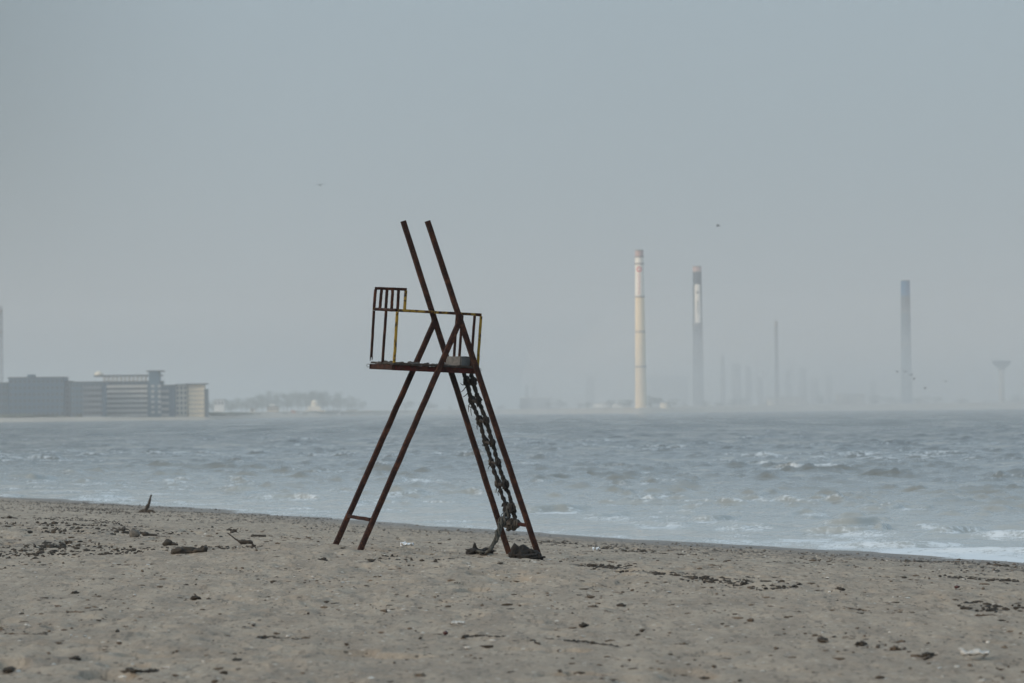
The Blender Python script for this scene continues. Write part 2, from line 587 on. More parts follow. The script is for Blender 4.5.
# ------------------------------------------------------------------ the sea
rows = [30.0]
while rows[-1] < 6900:
    yy = rows[-1]
    rows.append(yy + (0.5 if yy < 52 else 0.17 if yy < 125 else 0.24 if yy < 160 else yy * 0.0015 if yy < 800 else yy * 0.006))
rows = np.array(rows)
fine = np.linspace(-0.142, 0.142, 480)
outer = np.geomspace(0.145, 2.2, 40)
ta = np.concatenate([-outer[::-1], fine, outer])
Yg = np.repeat(rows[:, None], len(ta), 1)
Xg = ta[None, :] * Yg
S = shore_s(Xg, Yg)
spacing = np.maximum(np.gradient(Yg, axis=0), Yg * 0.00046 * 1.2)
depth = sstep(-0.5, 16, S)
H = np.zeros_like(Xg); DX = np.zeros_like(Xg); DY = np.zeros_like(Xg)
lams = np.geomspace(0.5, 9, 60)
rsp = np.maximum(np.gradient(rows), rows * 0.0006)
for i, lam in enumerate(lams):
    k = 2 * PI / lam
    ang = math.radians(-118) + RNG.normal(0, 0.42)
    kx, ky = k * math.cos(ang), k * math.sin(ang)
    amp = 0.0080 * lam ** 0.55 * RNG.uniform(0.6, 1.25)
    if lam > 1.5:
        amp *= (1.5 / lam) ** 0.95
    ok = np.nonzero(rsp < lam / 2.0)[0]
    n_ = int(ok[-1]) + 1
    xs, ys = Xg[:n_], Yg[:n_]
    ph = kx * xs + ky * ys + RNG.uniform(0, 2 * PI)
    wgt = sstep(2.0, 3.6, lam / rsp[:n_])[:, None] * amp
    # wave groups: patches of larger and smaller chop
    wgt = wgt * 3.1 * (vnoise(xs / (lam * 2.2) + i * 3.1, ys / (lam * 4.5) + i * 1.7, 100 + i)) ** 2.3
    H[:n_] += wgt * np.cos(ph)
    sn = 0.8 * np.sin(ph) * wgt
    DX[:n_] -= math.cos(ang) * sn
    DY[:n_] -= math.sin(ang) * sn
shallow = 0.22 + 0.78 * depth
sg = float(H[(Yg < 200) & (np.abs(Xg) < Yg * .13)].std())
hn = H / sg
H = sg * np.where(hn > 0, hn * (0.60 + 0.46 * hn), hn * 0.4)      # peaked crests over flat troughs
H *= shallow; DX *= shallow; DY *= shallow
rms = float(H[(Yg < 200) & (np.abs(Xg) < Yg * .13)].std())
print('sea rms', rms)
foam = 0.6 * sstep(2.2, 3.8, H / (rms * shallow)) * sstep(-0.12, 0.18, fbm(Xg * .06, Yg * .03, 91, 3) + 0.02)

breakers = [  # picture column, row of the crest, half length in pixels, height m, foam amount
    (666, 476, 16, .42, .75), (690, 477, 9, .30, .3), (640, 481, 20, .22, .5), (645, 494, 19, .26, .95), (592, 461, 9, .28, .35), (615, 464, 13, .22, .8),
    (528, 462, 20, .20, .85), (556, 475, 20, .28, .6), (580, 474, 12, .26, .3), (520, 477, 14, .2, .5), (600, 485, 22, .2, .3), (550, 507, 26, .25, .9),
    (606, 512, 28, .24, .8), (660, 521, 22, .22, .9), (716, 505, 17, .25, .4), (712, 516, 18, .2, .8), (748, 522, 26, .22, .7), (757, 461, 10, .30, .8),
    (766, 461, 8, .34, .9), (785, 465, 20, .36, .95), (814, 466, 18, .24, .95), (838, 465, 22, .34, .7), (1003, 472, 13, .36, .75), (802, 511, 14, .2, .8), (850, 519, 26, .24, .8),
    (836, 528, 34, .22, .9), (928, 523, 14, .22, .8), (958, 527, 26, .24, .95), (886, 531, 22, .22, .6), (1004, 530, 34, .24, 1.0), (900, 542, 60, .16, 1.0), (975, 548, 70, .18, 1.1),
    (145, 443, 12, .26, .85), (70, 453, 16, .26, .3), (308, 444, 26, .28, .95), (322, 443, 8, .32, .3), (238, 460, 11, .26, .5), (276, 470, 14, .26, .6), (186, 471, 16, .26, .3),
    (150, 474, 14, .24, .3), (230, 477, 22, .22, .7), (40, 477, 11, .26, .2), (92, 482, 14, .22, .7), (96, 493, 28, .26, .95), (288, 495, 32, .26, .9), (330, 470, 18, .24, .8),
    (250, 489, 16, .22, .5), (330, 452, 16, .2, .5), (215, 452, 16, .2, .7), (345, 489, 20, .2, .6), (395, 462, 18, .22, .6), (420, 478, 24, .24, .7), (455, 490, 20, .24, .8),
    (405, 492, 26, .22, .85), (440, 500, 24, .2, .9), (375, 500, 22, .2, .8), (470, 470, 14, .22, .4), (20, 463, 14, .24, .4), (700, 452, 10, .22, .3), (870, 480, 14, .22, .2), (835, 497, 12, .22, .2), (770, 492, 16, .2, .2), (940, 497, 14, .2, .2)]
for _ in range(130):
    py = 432 + 95 * random.random() ** 1.3
    px = random.uniform(-40, 1060)
    if py > 500 + 40 * max(0, px - 250) / 775 - 6:
        continue
    breakers.append((px, py, random.uniform(5, 15), random.uniform(.12, .24), random.choice((0, .1, .3, .6))))
for (px, py, hl, hh, fo) in breakers:
    c = at_z(px, py, SEA + hh * 0.5)
    sc = F / c.y
    L = hl / sc * 1.2
    W = 0.45 + hh * 0.9
    th = random.uniform(-0.22, 0.22)
    dx = Xg - c.x; dy = Yg - c.y
    m = (np.abs(dx) < L * 3 + 3) & (np.abs(dy) < 14)
    if not m.any():
        continue
    a_ = dx[m] * math.cos(th) + dy[m] * math.sin(th)
    b_ = -dx[m] * math.sin(th) + dy[m] * math.cos(th) + 0.35 * np.sin(a_ * 1.9 / max(L, .6) + px) + 0.5 * fbm(a_ * 0.8 + px, a_ * 0 + py, 201, 2)
    along = np.exp(-(a_ / L) ** 4) * (0.35 + 0.9 * vnoise(a_ * 0.9 + px, b_ * 0.3, 5))
    front = np.exp(-(np.minimum(b_, 0) / (W * 0.30)) ** 2)
    back = np.exp(-(np.maximum(b_, 0) / (W * 1.5)) ** 2)
    pr = np.where(b_ < 0, front, back)
    H[m] += 0.62 * hh * along * pr
    DY[m] -= 0.36 * hh * along * pr
    wide = np.exp(-(a_ / (L * 1.15)) ** 4) * (0.55 + 0.6 * vnoise(a_ * 1.1 + px, b_ * 0.8, 8))
    ff = 0.62 * fo * wide * np.exp(-(np.minimum(b_ + 0.15, 0) / (W * 0.9)) ** 2) * np.exp(-(np.maximum(b_ + 0.1, 0) / (W * 0.55)) ** 2)
    trail = fo * 0.8 * wide * np.exp(-((b_ + 1.5) / 1.6) ** 2)
    foam[m] = np.maximum(foam[m], np.maximum(ff, trail))
# wash running up the sand
n = fbm(Xg * .35, Yg * .12, 95, 3)
wash = sstep(4.5, 0.3, S + 3.5 * n) * (0.26 + 0.34 * sstep(2, 7.5, Xg)) * (0.25 + 1.15 * vnoise(Xg * 2.0, Yg * 0.55, 97)) + 0.35 * sstep(9, 2, S + 4 * n) * sstep(3, 8, Xg)
foam = np.maximum(foam, wash)
rim = np.exp(-((S - 0.15) / 0.5) ** 2) * 0.45 * (0.4 + vnoise(Xg * 1.4, Yg * 0.5, 98))
foam = np.maximum(foam, rim)
murk = 0.30 * sstep(120, 30, S) + 0.70 * sstep(38, 0, S)
Zg = SEA + H
sea = grid_mesh('sea', Xg + DX, Yg + DY, Zg, MAT['sea'], {'foam': foam, 'murk': murk, 'chop': sstep(150, 650, Yg)})
sea['kind'] = 'structure'

# ------------------------------------------------------------------ far coast
coast = [(-1500, 1350), (-700, 1450), (-100, 1640), (60, 1700), (190, 1775), (209, 1785), (226, 1980), (256, 2220), (320, 2430), (400, 3100), (500, 3700), (590, 2900),
         (640, 2640), (700, 2900), (850, 3250), (1024, 3150), (1400, 2900), (2600, 2500)]
cpx = np.array([c[0] for c in coast], float); cd = np.array([c[1] for c in coast], float)
pxs = np.concatenate([np.linspace(-1500, -50, 25), np.linspace(-40, 1060, 300), np.linspace(1080, 2600, 25)])
ds = np.interp(pxs, cpx, cd) + 14 * (vnoise(pxs * 0.05, pxs * 0, 7) - .5)
setb = np.array([-30, 0, 12, 30, 60, 120, 300, 900, 2400], float)
hts = np.array([-1.5, -0.05, 0.9, 1.9, 3.4, 4.4, 5.0, 5.6, 6.0])
Yl = np.minimum(ds[:, None] + setb[None, :], 6800)
Xl = (pxs[:, None] - 512) / F * Yl
hf = np.interp(pxs, [-100, 200, 300, 500, 700, 1024], [0.5, 0.6, 0.8, 0.8, 1.0, 1.15])[:, None]
Zl = SEA + hts[None, :] * hf + np.where(setb[None, :] > 20, 0.8 * fbm(Xl * 0.02, Yl * 0.02, 44, 3), 0)
far = grid_mesh('far_shore', Xl, Yl, Zl, MAT['far_sand'])
far['kind'] = 'structure'
# low scrub behind the far beach: nobody could count it
bm = bmesh.new()
for i in range(900):
    px = random.uniform(-60, 1080)
    D = float(np.interp(px, cpx, cd)) + random.uniform(65, 130)
    h = random.uniform(0.3, 0.9) * (1.2 if px < 420 else 0.5)
    if px > 480 and random.random() < .6:
        continue
    x = (px - 512) / F * D
    blob(bm, (x, D, SEA + 2.2 + h * .3), (random.uniform(3, 9), random.uniform(2, 4), h), 1, 0.5, 1.5, i)
tag(obj('shore_scrub', bm, MAT['scrub']), 'low dark scrub growing along the hazy far shore', 'scrub', None, 'stuff')

LAND = SEA + 1.6


def building(name, label, cat, px0, px1, ytop, D, depth, wallmat, cols=0, floors=0, win=(0.55, 0.5), roofmat=None, roof_over=0.4, bands=None, group=None, base=LAND, fin=None):
    """block standing on the far shore with its front to the sea; windows are parts with panes"""
    pl = at_dist(px0, ytop, D); pr = at_dist(px1, ytop, D)
    w = pr.x - pl.x
    h = (pl.z + pr.z) / 2 - base
    root = thing(name, label, cat, ((pl.x + pr.x) / 2, D, base), group)
    bm = bmesh.new(); box(bm, -w / 2, w / 2, 0, depth, -4, h - 0.5)
    obj('wall', bm, wallmat, root)
    bm = bmesh.new(); box(bm, -w / 2 - roof_over, w / 2 + roof_over, -roof_over, depth + roof_over, h - 0.5, h)
    obj('roof', bm, roofmat or MAT['roof_dark'], root)
    if cols and floors:
        cw = w / cols; fh = (h - 1.0) / floors
        ww, wh = cw * win[0], fh * win[1]
        bm = bmesh.new()
        for (a, b, c, d) in ((-ww / 2 - .1, -ww / 2, -wh / 2, wh / 2), (ww / 2, ww / 2 + .1, -wh / 2, wh / 2), (-ww / 2 - .1, ww / 2 + .1, wh / 2, wh / 2 + .12), (-ww / 2 - .1, ww / 2 + .1, -wh / 2 - .14, -wh / 2)):
            box(bm, a, b, -0.12, -0.003, c, d)
        fr = obj('window', bm, MAT['frame'], root)
        bm = bmesh.new(); box(bm, -ww / 2 + .003, ww / 2 - .003, -0.06, -0.004, -wh / 2 + .003, wh / 2 - .003)
        pane = obj('pane', bm, MAT['glass'], fr)
        first = True
        for i in range(cols):
            for j in range(floors):
                l = (-w / 2 + cw * (i + .5), 0, fh * (j + .55) + 0.3)
                if first:
                    fr.location = l; first = False
                else:
                    c = fr.copy(); COL.objects.link(c); c.parent = root; c.location = l
                    d = pane.copy(); COL.objects.link(d); d.parent = c
    if bands:
        bx0, bx1, nb, bmat = bands
        fh = (h - 1.0) / nb
        for j in range(nb):
            bm = bmesh.new()
            box(bm, -w / 2 + w * bx0, -w / 2 + w * bx1, -1.5, -0.003, fh * j + 0.2, fh * j + 0.4)
            box(bm, -w / 2 + w * bx0, -w / 2 + w * bx1, -1.5, -1.38, fh * j + 0.4, fh * j + 1.45)
            obj('balcony', bm, bmat, root)
    root['w'] = w; root['h'] = h
    return root, w, h


# the waterfront blocks on the left, 1.7 to 1.9 km off
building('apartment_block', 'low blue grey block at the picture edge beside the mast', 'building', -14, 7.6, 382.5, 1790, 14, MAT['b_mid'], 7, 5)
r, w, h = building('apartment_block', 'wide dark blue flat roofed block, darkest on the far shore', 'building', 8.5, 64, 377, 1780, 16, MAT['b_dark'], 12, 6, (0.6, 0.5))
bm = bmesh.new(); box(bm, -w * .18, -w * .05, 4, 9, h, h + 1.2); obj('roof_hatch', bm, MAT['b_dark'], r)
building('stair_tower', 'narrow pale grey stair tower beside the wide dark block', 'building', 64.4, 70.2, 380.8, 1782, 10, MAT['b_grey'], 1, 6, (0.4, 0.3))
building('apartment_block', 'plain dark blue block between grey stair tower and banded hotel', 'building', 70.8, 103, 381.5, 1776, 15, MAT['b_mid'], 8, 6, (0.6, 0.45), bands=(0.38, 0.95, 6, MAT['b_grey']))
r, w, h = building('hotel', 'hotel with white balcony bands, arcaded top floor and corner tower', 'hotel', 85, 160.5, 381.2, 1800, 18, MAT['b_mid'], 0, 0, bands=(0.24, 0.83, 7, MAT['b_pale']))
wn = 11
for i in range(wn):     # arcade of the top floor
    bm = bmesh.new(); x = -w / 2 + w * (0.24 + 0.6 * i / wn)
    box(bm, x, x + 1.1, -0.6, 2.0, h, h + 2.2)
    obj('arcade_pier', bm, MAT['b_pale'], r)
bm = bmesh.new(); box(bm, -w / 2 + w * .12, w / 2, -1.0, 14, h + 2.2, h + 2.9); obj('arcade_roof', bm, MAT['roof_dark'], r)
bm = bmesh.new(); lathe(bm, [(2.1, 0), (2.0, .9), (1.2, 1.6), (0.3, 2.0)], 20, (-w / 2 + w * .17, 5, h + 2.9)); obj('dome', bm, MAT['b_cream'], r)
bm = bmesh.new(); box(bm, w / 2 - w * .15, w / 2 - 0.5, -1.6, 8, -3, h + 4.2); tw = obj('corner_tower', bm, MAT['b_mid'], r)
bm = bmesh.new(); box(bm, w / 2 - w * .18, w / 2 + 1.3, -2.6, 9, h + 4.2, h + 4.8); obj('tower_roof', bm, MAT['roof_dark'], tw)
for j in range(6):
    for i in range(2):
        bm = bmesh.new(); x = w / 2 - w * .12 + i * 3.0; z = 1.6 + j * 2.4
        box(bm, x, x + 1.5, -2.0, -1.603, z, z + 1.1); obj('tower_balcony', bm, MAT['b_pale'], tw)
for j in range(7):
    for i in range(9):
        bm = bmesh.new(); x = -w / 2 + w * .25 + i * w * .064; fh = (h - 1) / 7
        box(bm, x, x + w * .045, -0.08, -0.003, fh * j + 0.8, fh * j + 2.2); obj('window', bm, MAT['glass'], r)
building('apartment_block', 'small block with pale bands and white top beside the hotel', 'building', 160.9, 174.6, 384.8, 1805, 14, MAT['b_mid'], 0, 0, bands=(0.0, 0.6, 5, MAT['b_pale']))
r, w, h = building('apartment_block', 'beige block with ragged dark openings left of the cream tower block', 'building', 175.6, 187.2, 384, 1812, 13, MAT['b_cream'], 3, 6, (0.4, 0.5))
r, w, h = building('tower_block', 'bright cream block with dark overhanging flat roof, right end of waterfront', 'building', 188.4, 204, 383.4, 1810, 9, MAT['ch_cream'], 6, 7, (0.22, 0.22), roof_over=1.3)
bm = bmesh.new(); box(bm, w / 2 + .003, w / 2 + 1.5, 1.5, 8, -3, h - 2.6); obj('darker_side', bm, MAT['b_grey'], r)  # grey slab set on for the block's darker right side

# radio mast at the left edge
p0 = at_dist(1.6, 382, 2050); top = at_dist(1.4, 306, 2050)
mast = thing('radio_mast', 'thin lattice radio mast at the left edge of the picture', 'mast', (p0.x, 2050, LAND))
mh = top.z - LAND
bm = bmesh.new()
for a in range(3):
    ca, sa = math.cos(a * 2.094), math.sin(a * 2.094)
    tube(bm, [(ca * .7, sa * .7, -3), (ca * .55, sa * .55, mh)], 0.16, 6)
for k in range(int(mh / 2)):
    for a in range(3):
        q0 = (math.cos(a * 2.094) * .64, math.sin(a * 2.094) * .64, k * 2); q1 = (math.cos((a + 1) * 2.094) * .64, math.sin((a + 1) * 2.094) * .64, k * 2 + 2)
        tube(bm, [q0, q1], 0.06, 4)
obj('lattice', bm, MAT['steel_grey'], mast)
for dz in (0.75, 0.94):
    bm = bmesh.new(); lathe(bm, [(.6, 0), (.8, 0.4), (.8, 1.4), (.6, 1.8)], 14, (0, 0, mh * dz)); obj('antenna_drum', bm, MAT['ch_ring'], mast)

# small shoreline houses
building('beach_house', 'small pale house right beside the cream block on the shore', 'house', 209, 219, 412.5, 2080, 8, MAT['b_pale'], 3, 1)
building('beach_house', 'white flat house half hidden in the trees behind the shore', 'house', 214, 224, 399.5, 2600, 10, MAT['b_white'], 3, 1, base=LAND + 6)
building('narrow_house', 'narrow pink white tower house standing alone on the far shore', 'house', 250, 254.4, 408, 2300, 5, MAT['b_cream'], 1, 2)
r, w, h = building('villa', 'pale villa with two storeys and dark openings on the shore', 'house', 267, 278.5, 406.3, 2370, 8, MAT['b_cream'], 4, 2, (0.5, 0.55))
bm = bmesh.new(); box(bm, -w * .3, w * .2, 1, 6, h, h + 1.4); obj('roof_house', bm, MAT['b_white'], r)
r, w, h = building('beach_pavilion', 'cream pavilion with stepped terraces and rounded dome by the water', 'pavilion', 305, 324.5, 409.8, 2520, 12, MAT['ch_cream'], 7, 1, (0.5, 0.4), MAT['b_white'])
bm = bmesh.new(); box(bm, -w * .36, w * .28, 2, 11, h, h + 2.3); up = obj('upper_terrace', bm, MAT['b_cream'], r)
bm = bmesh.new(); lathe(bm, [(2.4, 0), (2.4, 2.2), (2.1, 3.3), (1.3, 4.0), (0.3, 4.3)], 24, (-w * .02, 6, h + 2.3)); obj('dome', bm, MAT['b_cream'], up)
building('beach_house', 'long low white house right of the domed pavilion', 'house', 328, 340, 410.3, 2600, 8, MAT['b_white'], 6, 1)
building('beach_house', 'low house with terracotta roof farthest right of the shoreline houses', 'house', 365, 371.5, 410.6, 2950, 8, MAT['b_cream'], 2, 1, roofmat=MAT['b_orange'])
building('beach_house', 'pair of joined pale houses left of the terracotta roofed house', 'house', 347, 358, 409.6, 2800, 8, MAT['b_cream'], 5, 1)
building('beach_house', 'small pale house seen between the left legs of the chair', 'house', 418, 428, 409.4, 3330, 8, MAT['b_cream'], 4, 1)
building('beach_house', 'small white house right of the chair ladder on the shore', 'house', 547, 559, 407.6, 3360, 8, MAT['b_white'], 4, 1)
# a beached boat
b0 = at_dist(295, 413.8, 2390)
bt = thing('fishing_boat', 'small pale boat hauled up on the far shore beside the pavilion', 'boat', (b0.x, 2390, SEA + 1.0))
bm = bmesh.new()
secs = []
for t in np.linspace(-1, 1, 9):
    hw = 1.5 * (1 - abs(t) ** 2.5) + 0.12; z0 = 0.5 * abs(t) ** 2; zt = 1.6 + 0.7 * abs(t) ** 2
    secs.append([bm.verts.new((t * 4.5, yy * hw, zz)) for yy, zz in ((-1, zt), (-.75, z0 + .6), (0, z0), (.75, z0 + .6), (1, zt))])
for a, b in zip(secs, secs[1:]):
    for j in range(4):
        bm.faces.new((a[j], a[j + 1], b[j + 1], b[j]))
    bm.faces.new((a[4], a[0], b[0], b[4]))
bm.faces.new(secs[0]); bm.faces.new(secs[-1])
obj('hull', bm, MAT['b_white'], bt)
bm = bmesh.new(); box(bm, -2.4, 0.3, -0.8, 0.8, 1.62, 3.4); obj('cabin', bm, MAT['b_orange'], bt)


# trees of the wood behind the houses
def tree(name, label, loc, hgt, wid, seed, group, lean=0.0):
    rnd = random.Random(seed)
    root = thing(name, label, 'tree', loc, group)
    bm = bmesh.new()
    tube(bm, resample([(0, 0, -2), (lean * .2, 0, hgt * .3), (lean, .2, hgt * .8)], 8), [.5, .46, .42, .36, .3, .22, .15, .08], 7, .2, seed)
    for k in range(5):
        a = rnd.uniform(0, 6.28); z = hgt * rnd.uniform(.3, .6)
        tube(bm, [(lean * z / hgt, 0, z), (math.cos(a) * wid * .25, math.sin(a) * wid * .25, z + hgt * .12), (math.cos(a) * wid * .4, math.sin(a) * wid * .4, z + hgt * .25)], [.2, .13, .05], 5)
    obj('trunk', bm, MAT['bark'], root)
    bm = bmesh.new()
    lobes = [(rnd.uniform(-.32, .32) * wid, rnd.uniform(-.32, .32) * wid, hgt * rnd.uniform(.38, .86), rnd.uniform(.14, .27) * wid) for _ in range(13)]
    for (lx, ly, lz, lr) in lobes:
        for _ in range(70):
            d = V((rnd.gauss(0, 1), rnd.gauss(0, 1), rnd.gauss(0, 1))).normalized() * lr * rnd.uniform(.5, 1.1)
            c = V((lx, ly, lz)) + V((d.x, d.y, d.z * .8))
            e1 = V((rnd.gauss(0, 1), rnd.gauss(0, 1), rnd.gauss(0, 1))).normalized() * rnd.uniform(.25, .6)
            e2 = e1.cross(V((rnd.gauss(0, 1), rnd.gauss(0, 1), rnd.gauss(0, 1))).normalized()) * .8
            vs = [bm.verts.new(c + e1), bm.verts.new(c + e2), bm.verts.new(c - e1), bm.verts.new(c - e2 * .6)]
            bm.faces.new(vs)
    obj('crown', bm, MAT['leaf'], root)
    return root


protos = []
GW = 'trees of the wood behind the shoreline houses'
LW = 'hazy dark tree in the wood behind the small shoreline houses'
spots = []
for i in range(34):
    px = 208 + i * 4.6 + random.uniform(-2, 2)
    D = float(np.interp(px, cpx, cd)) + random.uniform(700, 1100)
    hmax = float(np.interp(px, [205, 230, 260, 290, 320, 345, 370], [10, 14, 17, 21, 23, 17, 11]))
    spots.append((px, D, hmax * random.uniform(.75, 1.05)))
for i, (px, D, hh) in enumerate(spots):
    loc = ((px - 512) / F * D, D, LAND + 0.6)
    if i < 4:
        t = tree('broadleaf_tree', LW, loc, 20, 17, 40 + i, GW, random.uniform(-1, 1))
        t.scale = (hh / 20,) * 3
        protos.append(t)
    else:
        s = hh / 20
        dup(protos[i % 4], loc, random.uniform(0, 6.28), (s * random.uniform(.9, 1.3), s * random.uniform(.9, 1.3), s))


GL = 'low trees and bushes along the far industrial shore'
LL = 'small hazy tree on the far industrial shore right of the lifeguard chair'
for i in range(46):
    px = 395 + i * 14 + random.uniform(-6, 6)
    if 632 < px < 650:
        continue
    D = float(np.interp(px, cpx, cd)) + random.uniform(150, 420)
    s = random.uniform(4.5, 10.5) / 20
    o = dup(protos[i % 4], ((px - 512) / F * D, D, LAND + 1.4), random.uniform(0, 6.28), (s * random.uniform(1.1, 2.2), s * random.uniform(1.1, 2.2), s), LL, GL)

# ------------------------------------------------------------------ chimneys of the power station
def chimney(label, pxt, pxb, ytop, D, rt, rb, bodymat, sections, rings, base=LAND + 1.5):
    """sections: list of (y0 px, y1 px, material) down the shaft; rings: y px of galleries"""
    top = at_dist(pxt, ytop, D)
    root = thing('chimney', label, 'chimney', (top.x, D, base))
    Hh = top.z - base
    mpp = D / F

    def zof(py):
        return Hh - (py - ytop) * mpp

    def rad(z):
        return rb + (rt - rb) * max(0, z) / Hh
    for (ya, yb, mt, nm) in sections:
        za, zb = (zof(ya), zof(yb) if yb is not None else -3.0)
        bm = bmesh.new()
        n = max(2, int((za - zb) / 6))
        lathe(bm, [(rad(zb + (za - zb) * i / n), zb + (za - zb) * i / n) for i in range(n + 1)], 40)
        obj(nm, bm, mt, root)
    for yr in rings:
        z = zof(yr)
        bm = bmesh.new()
        r0 = rad(z)
        lathe(bm, [(r0 + .003, z - .4), (r0 + 0.5, z - .1), (r0 + 0.5, z + .55), (r0 + 0.4, z + .55), (r0 + .4, z + .05), (r0 + .003, z + .05)], 40)
        obj('gallery', bm, MAT['ch_ring'], root)
    bm = bmesh.new()
    lathe(bm, [(rt * .78, Hh - 0.02), (rt * 1.05, Hh - .01), (rt * 1.05, Hh + .8), (rt * .78, Hh + .8)], 40)
    obj('rim', bm, MAT['ch_ring'], root)
    # service ladder down the seaward side
    bm = bmesh.new()
    for i in range(40):
        z = Hh * (i + .5) / 40
    return root, zof, rad


def curved_patch(name, root, rad, a0, a1, z0, z1, mat, off=0.06):
    """painted panel or mark following the round shaft; angles from straight towards the sea"""
    bm = bmesh.new()
    n = max(2, int(abs(a1 - a0) / 0.12))
    g = []
    for k, o in enumerate((off, off - .05)):
        g.append([[bm.verts.new((math.sin(a0 + (a1 - a0) * i / n) * (rad(z) + o), -math.cos(a0 + (a1 - a0) * i / n) * (rad(z) + o), z)) for i in range(n + 1)] for z in (z0, z1)])
    f, b = g
    for i in range(n):
        bm.faces.new((f[0][i], f[0][i + 1], f[1][i + 1], f[1][i]))
        bm.faces.new((b[0][i + 1], b[0][i], b[1][i], b[1][i + 1]))
        bm.faces.new((f[1][i], f[1][i + 1], b[1][i + 1], b[1][i]))
        bm.faces.new((f[0][i + 1], f[0][i], b[0][i], b[0][i + 1]))
    bm.faces.new((f[0][0], f[1][0], b[1][0], b[0][0])); bm.faces.new((f[0][n], b[0][n], b[1][n], f[1][n]))
    return obj(name, bm, mat, root)


# cream chimney with red ring emblem
root, zof, rad = chimney('tall cream chimney with red ring emblem near its top', 639.2, 640, 251, 2750, 2.9, 4.1, None,
                         [(251, 256.5, MAT['ch_pink'], 'painted_top'), (256.5, 264.5, MAT['ch_white'], 'upper_shaft'), (264.5, 297, MAT['ch_white'], 'lettered_shaft'),
                          (297, 332, MAT['ch_cream'], 'shaft'), (332, 367, MAT['ch_cream'], 'shaft'), (367, None, MAT['ch_cream'], 'shaft')], [257, 264, 297, 332, 367])
bm = bmesh.new()
zc = zof(269.5); nseg = 28
for i in range(nseg):        # ring emblem lying on the round shaft
    q = []
    for aa in (2 * PI * i / nseg, 2 * PI * (i + 1) / nseg):
        for rr in (1.0, 2.0):
            for o in (0.03, 0.12):
                s, z = rr * math.cos(aa), zc + rr * math.sin(aa)
                R_ = rad(z) + o
                q.append(bm.verts.new((math.sin(s / R_ - .1) * R_, -math.cos(s / R_ - .1) * R_, z)))
    bm.faces.new((q[1], q[3], q[7], q[5])); bm.faces.new((q[0], q[4], q[6], q[2])); bm.faces.new((q[0], q[1], q[5], q[4])); bm.faces.new((q[2], q[6], q[7], q[3]))
obj('ring_emblem', bm, MAT['emblem_red'], root)
for i in range(9):           # column of faded, unreadable letters under the emblem
    z1 = zof(274.5 + i * 2.3); z0 = zof(274.5 + i * 2.3 + 1.5)
    curved_patch('faded_letter', root, rad, -0.42, 0.10 + 0.12 * (i % 2), z0, z1, MAT['letter_pink'])

# grey chimney with white lettered panel
root, zof, rad = chimney('dark grey chimney with tall white lettered panel, next to cream one', 697, 699, 267, 3620, 3.95, 5.35, None,
                         [(267, 271.5, MAT['ch_pink'], 'painted_top'), (271.5, 325, MAT['ch_grey'], 'upper_shaft'), (325, None, MAT['ch_grey'], 'shaft')], [272, 325, 366])
curved_patch('white_panel', root, rad, -0.62, 0.62, zof(323), zof(284.5), MAT['ch_white'], 0.08)
curved_patch('panel_emblem', root, rad, -0.22, 0.22, zof(294), zof(291), MAT['letter_dark'], 0.16)
for i in range(8):
    z1 = zof(301 + i * 1.6); z0 = zof(302.1 + i * 1.6)
    curved_patch('panel_letter', root, rad, -0.13, 0.15 + 0.06 * (i % 3), z0, z1, MAT['letter_dark'], 0.16)

# far blue topped chimney and the thin steel stack
root, zof, rad = chimney('lone chimney with blue painted top, farthest right of the chimneys', 905.3, 906.5, 281, 3650, 4.15, 5.35, None,
                         [(281, 296, MAT['ch_blue'], 'painted_top'), (296, 312, MAT['ch_grey'], 'upper_shaft'), (312, None, MAT['b_mid'], 'shaft')], [312, 344])
root, zof, rad = chimney('thin pale steel stack between the lettered and blue topped chimneys', 776, 776.6, 322, 3480, 1.5, 2.0, None,
                         [(322, 326, MAT['ch_ring'], 'painted_top'), (326, None, MAT['b_grey'], 'shaft')], [326, 350])

# refinery columns, tanks and halls behind the far beach
cols = [(722.5, 355, 4800, 3.2, 'tallest refinery column just right of the lettered chimney'), (736.5, 364, 5000, 5.5, 'thick refinery column second from the lettered chimney'),
        (748.5, 367, 5000, 4.0, 'refinery column third from the lettered chimney'), (760, 377, 5100, 4.5, 'squat refinery column left of the thin steel stack'),
        (788, 370, 5100, 4.5, 'refinery column just right of the thin steel stack'), (803, 368, 5100, 5.0, 'thick refinery column second right of the thin stack'),
        (815, 378, 5200, 5.0, 'lower refinery column third right of the thin stack'), (829, 376, 5200, 4.0, 'lone refinery column left of the low pale hall'),
        (590, 377, 5000, 6.0, 'hazy thick column alone left of the cream chimney'), (527, 385, 5200, 3.0, 'faint slim column above the long pale roof'), (534, 383, 5200, 2.6, 'faint slimmest column above the long pale roof'),
        (873, 381, 5200, 4, 'faint column just left of the blue topped chimney')]
for (px, yt, D, r_, lb) in cols:
    D = 3820 + (D - 4800) * 0.6; r_ *= 0.78 * random.uniform(.8, 1.2)
    if px < 600:
        D += 480
    p = at_dist(px, yt, D)
    rt = thing('refinery_column', lb, 'column', (p.x, D, LAND + 1), 'refinery columns')
    hh = p.z - LAND - 1
    bm = bmesh.new(); lathe(bm, [(r_, -3), (r_, hh * .6), (r_ * .85, hh * .62), (r_ * .85, hh - r_ * .2), (r_ * .5, hh)], 24); obj('vessel', bm, MAT['steel_grey'], rt)
    for q in (.35, .62, .9):
        bm = bmesh.new(); rr = r_ if q < .6 else r_ * .86
        lathe(bm, [(rr + .01, hh * q), (rr + 1.3, hh * q), (rr + 1.3, hh * q + 1.2), (rr + 1.15, hh * q + 1.2), (rr + 1.15, hh * q + .2), (rr + .01, hh * q + .2)], 24)
        obj('walkway', bm, MAT['steel_pale'], rt)
